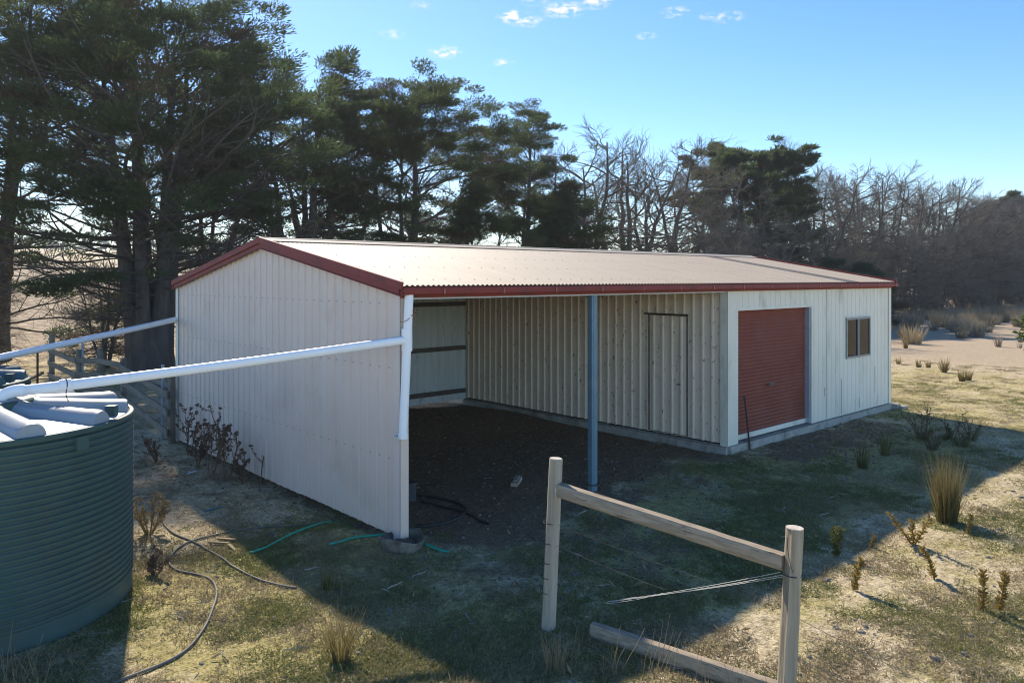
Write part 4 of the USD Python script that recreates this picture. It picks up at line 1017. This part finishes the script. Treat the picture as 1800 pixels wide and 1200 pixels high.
def thistle(seed, h, stems, leaf, nl, spread=.25, br=0, head=0.0):
    rg = np.random.default_rng(seed); a = rg.uniform(0, 6.28, stems)
    d = np.stack([np.cos(a) * spread, np.sin(a) * spread, np.ones(stems)], 1); o = np.stack([np.cos(a) * .02, np.sin(a) * .02, np.full(stems, -.02)], 1)
    LL = h * np.r_[1.0, rg.uniform(.6, .95, stems - 1)][:stems] if stems > 1 else np.array([h])
    P_ = grow(rg, o, d, LL, 8, .15, .18); st_ = [tubes(P_, taper(np.full(stems, .008 + .004 * h), 8, .4), 5)]
    allP = [P_]
    if br:
        bo, bd, bi, bt = kids(rg, P_, br, .25, .95, .75, .8); BL = LL[bi] * (.5 - .3 * bt) * rg.uniform(.7, 1.2, len(bi)); Bp = grow(rg, bo, bd, BL, 8, .45, .15)
        st_.append(tubes(Bp, taper(np.full(len(bi), .006), 8, .5), 4)); allP.append(Bp)
    A = np.vstack(allP); lo, ld, li, lt = kids(rg, A, nl, .08, 1.0, .95, 1.0)
    ll = leaf * rg.uniform(.6, 1.3, len(lo)); lv = [kites(lo, ld, ll, ll * .42, rg, .5)]
    if head:
        tips = A[:, -1]; n = 16; t_ = np.repeat(tips, n, 0); dd = rg.standard_normal((len(t_), 3)); dd[:, 2] = np.abs(dd[:, 2]) * .8
        lv.append(kites(t_, dd, head * rg.uniform(.7, 1.3, len(t_)), head * .5, rg))
        bo, bd, bi, bt = kids(rg, A, 3, .5, 1.0, .9, 1.0); t_ = np.repeat(bo + bd * .02, 10, 0); dd = rg.standard_normal((len(t_), 3))
        lv.append(kites(t_, dd, head * .7 * rg.uniform(.7, 1.3, len(t_)), head * .35, rg))
    return cat(st_), cat(lv)


def put_thistle(seed, px, py, label, stemm, leafm, rz=0.0, cat_='thistle', **kw):
    s_, l_ = thistle(seed, **kw); g = on_ground(px, py); t = thing('thistle_plant', label, cat_, g, rz); part('stem', s_, stemm, t); part('leaves', l_, leafm, t); return t


for i, (px, py, h, stems, m_, lab, kw) in enumerate((
        (1605, 955, .50, 3, THISTLEM, 'golden thistle with three spreading arms left of the big rush', dict(leaf=.06, nl=60, spread=.55, br=0)),
        (1474, 975, .36, 3, THISTLEG, 'green columnar weed just right of the right fence post', dict(leaf=.06, nl=60, spread=.12)),
        (1494, 1035, .36, 1, THISTLEM, 'single golden thistle spike below the green columnar weed', dict(leaf=.055, nl=110)),
        (1646, 1018, .35, 1, THISTLEM, 'single golden thistle spike below the big rush', dict(leaf=.05, nl=120)),
        (1727, 1070, .42, 1, THISTLEM, 'left one of two brown gold thistle spikes near the right edge', dict(leaf=.055, nl=130)),
        (1752, 1073, .40, 1, THISTLEM, 'right one of two brown gold thistle spikes near the right edge', dict(leaf=.06, nl=120, spread=.2)),
        (1702, 940, .25, 1, THISTLEM, 'small golden thistle at the right foot of the big rush', dict(leaf=.045, nl=80)),
        (1529, 960, .18, 1, THISTLEM, 'tiny dull weed between the columnar weed and the three armed thistle', dict(leaf=.035, nl=60)),
        (1797, 1012, .15, 1, THISTLEM, 'tiny golden weed cut by the right edge', dict(leaf=.04, nl=60)))):
    put_thistle(300 + i, px, py, lab, m_, m_, h=h, stems=stems, **kw)
for i, (px, py, h, stems, lab) in enumerate(((400, 845, 1.05, 5, 'tallest dead brown thistle against the gable wall'), (372, 838, .8, 5, 'dead brown thistle left of the tallest one by the gable wall'), (332, 800, .72, 4, 'dead brown thistle near the gable wall\'s back corner'), (489, 857, .78, 1, 'lone dead brown thistle stalk on the right, against the gable wall'),
                                             (430, 850, .42, 5, 'low dead thistle tangle at the foot of the tallest one'), (346, 822, .5, 5, 'low dead thistle tangle left at the gable wall'))):
    s_, l_ = thistle(400 + i, h * 1.12, max(1, stems - 1), .045, 7, .30, 5 if stems > 1 else 6, .042); g = on_ground(px, py); g[0] = min(g[0], -.12); t = thing('dead_thistle', lab, 'thistle', g); part('stem', s_, BROWNSTALK, t); part('leaves', l_, BROWNSTALK, t)
for i, (px, py, h, stems, lab) in enumerate(((262, 940, .62, 9, 'dry straw coloured weed leaning beside the big tank'), (270, 1012, .28, 4, 'small dry brown weed in the lit grass beside the tank'), (276, 812, .5, 4, 'dry brown weed stalk between the tank and the yard fence'))):
    s_, l_ = thistle(420 + i, h, stems, .04, 16, .55, 4, .02); g = on_ground(px, py); t = thing('dry_weed', lab, 'weed', g); part('stem', s_, STRAW if i == 0 else BROWNSTALK, t); part('leaves', l_, STRAW if i == 0 else BROWNSTALK, t)
for i, (px, py, h, stems, lab) in enumerate(((1622, 772, .78, 9, 'dark leafy shrub in the shade line beyond the window'), (1668, 772, .48, 8, 'low dark green shrub between the two upright shrubs at the shade line'), (1706, 775, .55, 6, 'narrow dark shrub at the right end of the shade line group'), (1640, 790, .4, 7, 'low dark shrub in front of the leafy one'), (1690, 785, .42, 7, 'grassy dark clump in front of the narrow shrub'))):
    s_, l_ = thistle(440 + i, h, max(3, stems - 4), .045, 9, .36, 3); g = on_ground(px, py); t = thing('dark_shrub', lab, 'shrub', g); part('stem', s_, BROWNSTALK, t); part('leaves', l_, SHRUBM, t)
    part('grass_blades', tussock(460 + i, 60, h * .75, .16, .010, .5), RUSHGREEN, t)
s_, l_ = thistle(480, 2.2, 5, .22, 14, .35, 6); g = on_ground(1822, 650); t = thing('leafy_sapling', 'bright green leafy sapling poking in at the right edge', 'sapling', g); part('stem', s_, BROWNSTALK, t); part('leaves', l_, LEAFBRIGHT, t)

# tall seed stalks in the foreground
rg = np.random.default_rng(51); straw = []
for i, (px, py, n, h) in enumerate(((985, 1190, 7, .42), (1075, 1190, 8, .40), (1150, 1230, 8, .55), (1220, 1240, 7, .45), (1310, 1260, 6, .5), (1370, 1240, 8, .3), (1420, 1200, 14, .22), (20, 1235, 9, .55), (60, 1240, 6, .5), (1150, 1195, 6, .5), (700, 1080, 3, .25), (735, 1075, 3, .22))):
    g = on_ground(px, py); a = rg.uniform(0, 6.28, n); o = np.stack([rg.normal(0, .05, n), rg.normal(0, .05, n), 0 * a - .01], 1)
    P_ = grow(rg, o, np.stack([np.cos(a) * .22, np.sin(a) * .22, np.ones(n)], 1), h * rg.uniform(.6, 1.1, n), 6, -.15, .2)
    v_, f_ = tubes(P_, taper(np.full(n, .0026), 6, .5), 3); straw.append((v_ + g, f_))

tag(part('straw_stalks', cat(straw), STRAW), 'thin straw stalks standing in the foreground grass', 'dry grass', None, 'stuff')

# ------------------------------------------------------------------ ground cover
def scatter(name, protos_, mats, xy, rg, lo, hi, label, cat_, zoff=0.0, tilt=0.0):
    pi = UsdGeom.PointInstancer.Define(stage, '/World/' + name)
    rel = pi.CreatePrototypesRel()
    for k, (m, mt) in enumerate(zip(protos_, mats)):
        pm = usdkit.mesh(stage, f'/World/{name}/clump' + (f'_{k:03d}' if k else ''), m, mt); rel.AddTarget(pm.GetPath())
    n = len(xy); z = height(xy[:, 0], xy[:, 1]) + zoff
    pi.CreatePositionsAttr(Vt.Vec3fArray.FromNumpy(np.stack([xy[:, 0], xy[:, 1], z], 1).astype(np.float32)))
    pi.CreateProtoIndicesAttr(Vt.IntArray.FromNumpy(rg.integers(0, len(protos_), n).astype(np.int32)))
    s = rg.uniform(lo, hi, n); pi.CreateScalesAttr(Vt.Vec3fArray.FromNumpy(np.stack([s, s, s * rg.uniform(.7, 1.3, n)], 1).astype(np.float32)))
    a = rg.uniform(0, np.pi, n)
    pi.CreateOrientationsAttr(Vt.QuathArray([Gf.Quath(float(math.cos(t_)), 0.0, 0.0, float(math.sin(t_))) for t_ in a]))
    tag(pi.GetPrim(), label, cat_, None, 'stuff')


def turf(seed, n, h, r):
    rg = np.random.default_rng(seed); a = rg.uniform(0, 6.28, n); rr = r * np.sqrt(rg.uniform(0, 1, n)); o = np.stack([np.cos(a) * rr, np.sin(a) * rr, np.full(n, -.006)], 1)
    d = np.stack([rg.normal(0, .75, n), rg.normal(0, .75, n), np.full(n, .55)], 1); return blades(o, d, h * rg.uniform(.5, 1.1, n), .0085, rg, .5, 3)


rg = np.random.default_rng(91)


def sample(n, x0, x1, y0, y1, keepf):
    # denser where it is nearer
    P_ = np.stack([rg.uniform(x0, x1, n), rg.uniform(y0, y1, n)], 1); d = np.hypot(P_[:, 0] - CAM[0], P_[:, 1] - CAM[1])
    k = rg.uniform(0, 1, n) < np.clip((7.5 / np.maximum(d, 1)) ** 1.7, 0, 1) * keepf(P_[:, 0], P_[:, 1]); return P_[k]


def patch(x, y, s, seed): return meshkit.fbm(np.stack([x * s, y * s, 0 * x], -1), 4, seed)


def kg(x, y):
    g, s, p = zones(x, y); lid = inbox(x, y, L1 - .1, L + .05, -.05, 99, .02); return np.clip(g * 1.5, .05, 1) * (1 - s) ** 1.5 * sstep(.42, .58, patch(x, y, 1.3, 7)) * (1 - lid)


def kd(x, y):
    g, s, p = zones(x, y); lid = inbox(x, y, L1 - .1, L + .05, -.05, 99, .02); return np.clip(1 - s * 1.3, 0, 1) * sstep(.36, .6, patch(x, y, 1.7, 17)) * (1 - lid) * (1 - .4 * g)


scatter('short_grass', [turf(1, 46, .040, .13), turf(2, 34, .055, .12), turf(3, 60, .030, .15)], [GRASSG] * 3, sample(260000, -4.5, 20, -6.5, 9, kg), rg, .6, 1.35, 'short green grass growing in patches round the shed', 'grass')
scatter('dry_grass', [turf(4, 44, .040, .14), turf(5, 24, .065, .12), turf(6, 60, .028, .16)], [GRASSD, STRAW, GRASSD], sample(300000, -5, 26, -7, 12, kd), rg, .5, 1.3, 'short dry grass covering the paddock round the shed', 'grass')


def clod(seed, s):
    m = trimesh.creation.icosphere(1, s); r_ = np.random.default_rng(seed); v = m.vertices * (1 + r_.normal(0, .18, len(m.vertices)))[:, None] * [1, .8, .55]; return v, m.faces


kc = lambda x, y: np.clip(zones(x, y)[1], 0, 1) * (1 - inbox(x, y, L1 - .15, 20, -.05, 99, .02))
P_ = np.stack([rg.uniform(-1, 12, 30000), rg.uniform(-3.2, 7.3, 30000)], 1); P_ = P_[(rg.uniform(0, 1, len(P_)) < kc(P_[:, 0], P_[:, 1]) * .28) & (np.abs(P_[:, 0]) > .05)]
scatter('soil_clods', [clod(1, .018), clod(2, .026), clod(3, .012)], [SOILM] * 3, P_, rg, .4, 1.3, 'dark clods of trampled soil and manure on the open bay floor', 'soil', .004)
P_ = np.stack([rg.uniform(-3.5, 16, 5000), rg.uniform(-6, 2, 5000)], 1); P_ = P_[(rg.uniform(0, 1, len(P_)) < .35 * patch(P_[:, 0], P_[:, 1], .9, 33) ** 2 * 2) & ~((P_[:, 0] > L1 - .2) & (P_[:, 1] > -.1))]
scatter('pebbles', [clod(4, .016), clod(5, .028)], [STONE, STONE], P_, rg, .4, 1.4, 'small pale stones strewn over the ground before the shed', 'stones', .003)
lv_ = kites(np.zeros((5, 3)) + np.random.default_rng(3).normal(0, .05, (5, 3)) * [1, 1, .1], np.random.default_rng(4).normal(0, 1, (5, 3)) * [1, 1, .15], .09, .022, np.random.default_rng(5))
st_ = tubes(grow(np.random.default_rng(6), np.zeros((2, 3)) + [[0, 0, .01], [.03, .02, .01]], np.array([[1, .1, .02], [.2, 1, .02]]), np.array([.22, .14]), 4, 0, .2), np.full((2, 4), .004), 4)
P_ = np.stack([rg.uniform(-3.5, 20, 3000), rg.uniform(-6.5, 6, 3000)], 1)[:900]; P_ = P_[~((P_[:, 0] > -.1) & (P_[:, 1] > -.1))]
scatter('litter', [lv_, st_], [STRAW, PALETWIG], P_, rg, .4, 1.3, 'fallen twigs and dead leaves scattered over the ground', 'litter', .008)

HAZE = usdkit.material(stage, '/World/Looks/thin_air', {'v': ('principled_volume', {'color': (.86, .90, .94), 'density': 0.00042, 'anisotropy': .45})}, [], volume='v.volume')
hz_ = box(-960, 960, -960, 960, float(gv[:, 2].min()) - 1.0, max(float(gv[:, 2].max()), 20.0) + 4.0)
tag(usdkit.mesh(stage, '/World/haze', hz_, HAZE).GetPrim(), 'thin pale haze lying over the whole paddock', 'haze', None, 'stuff')
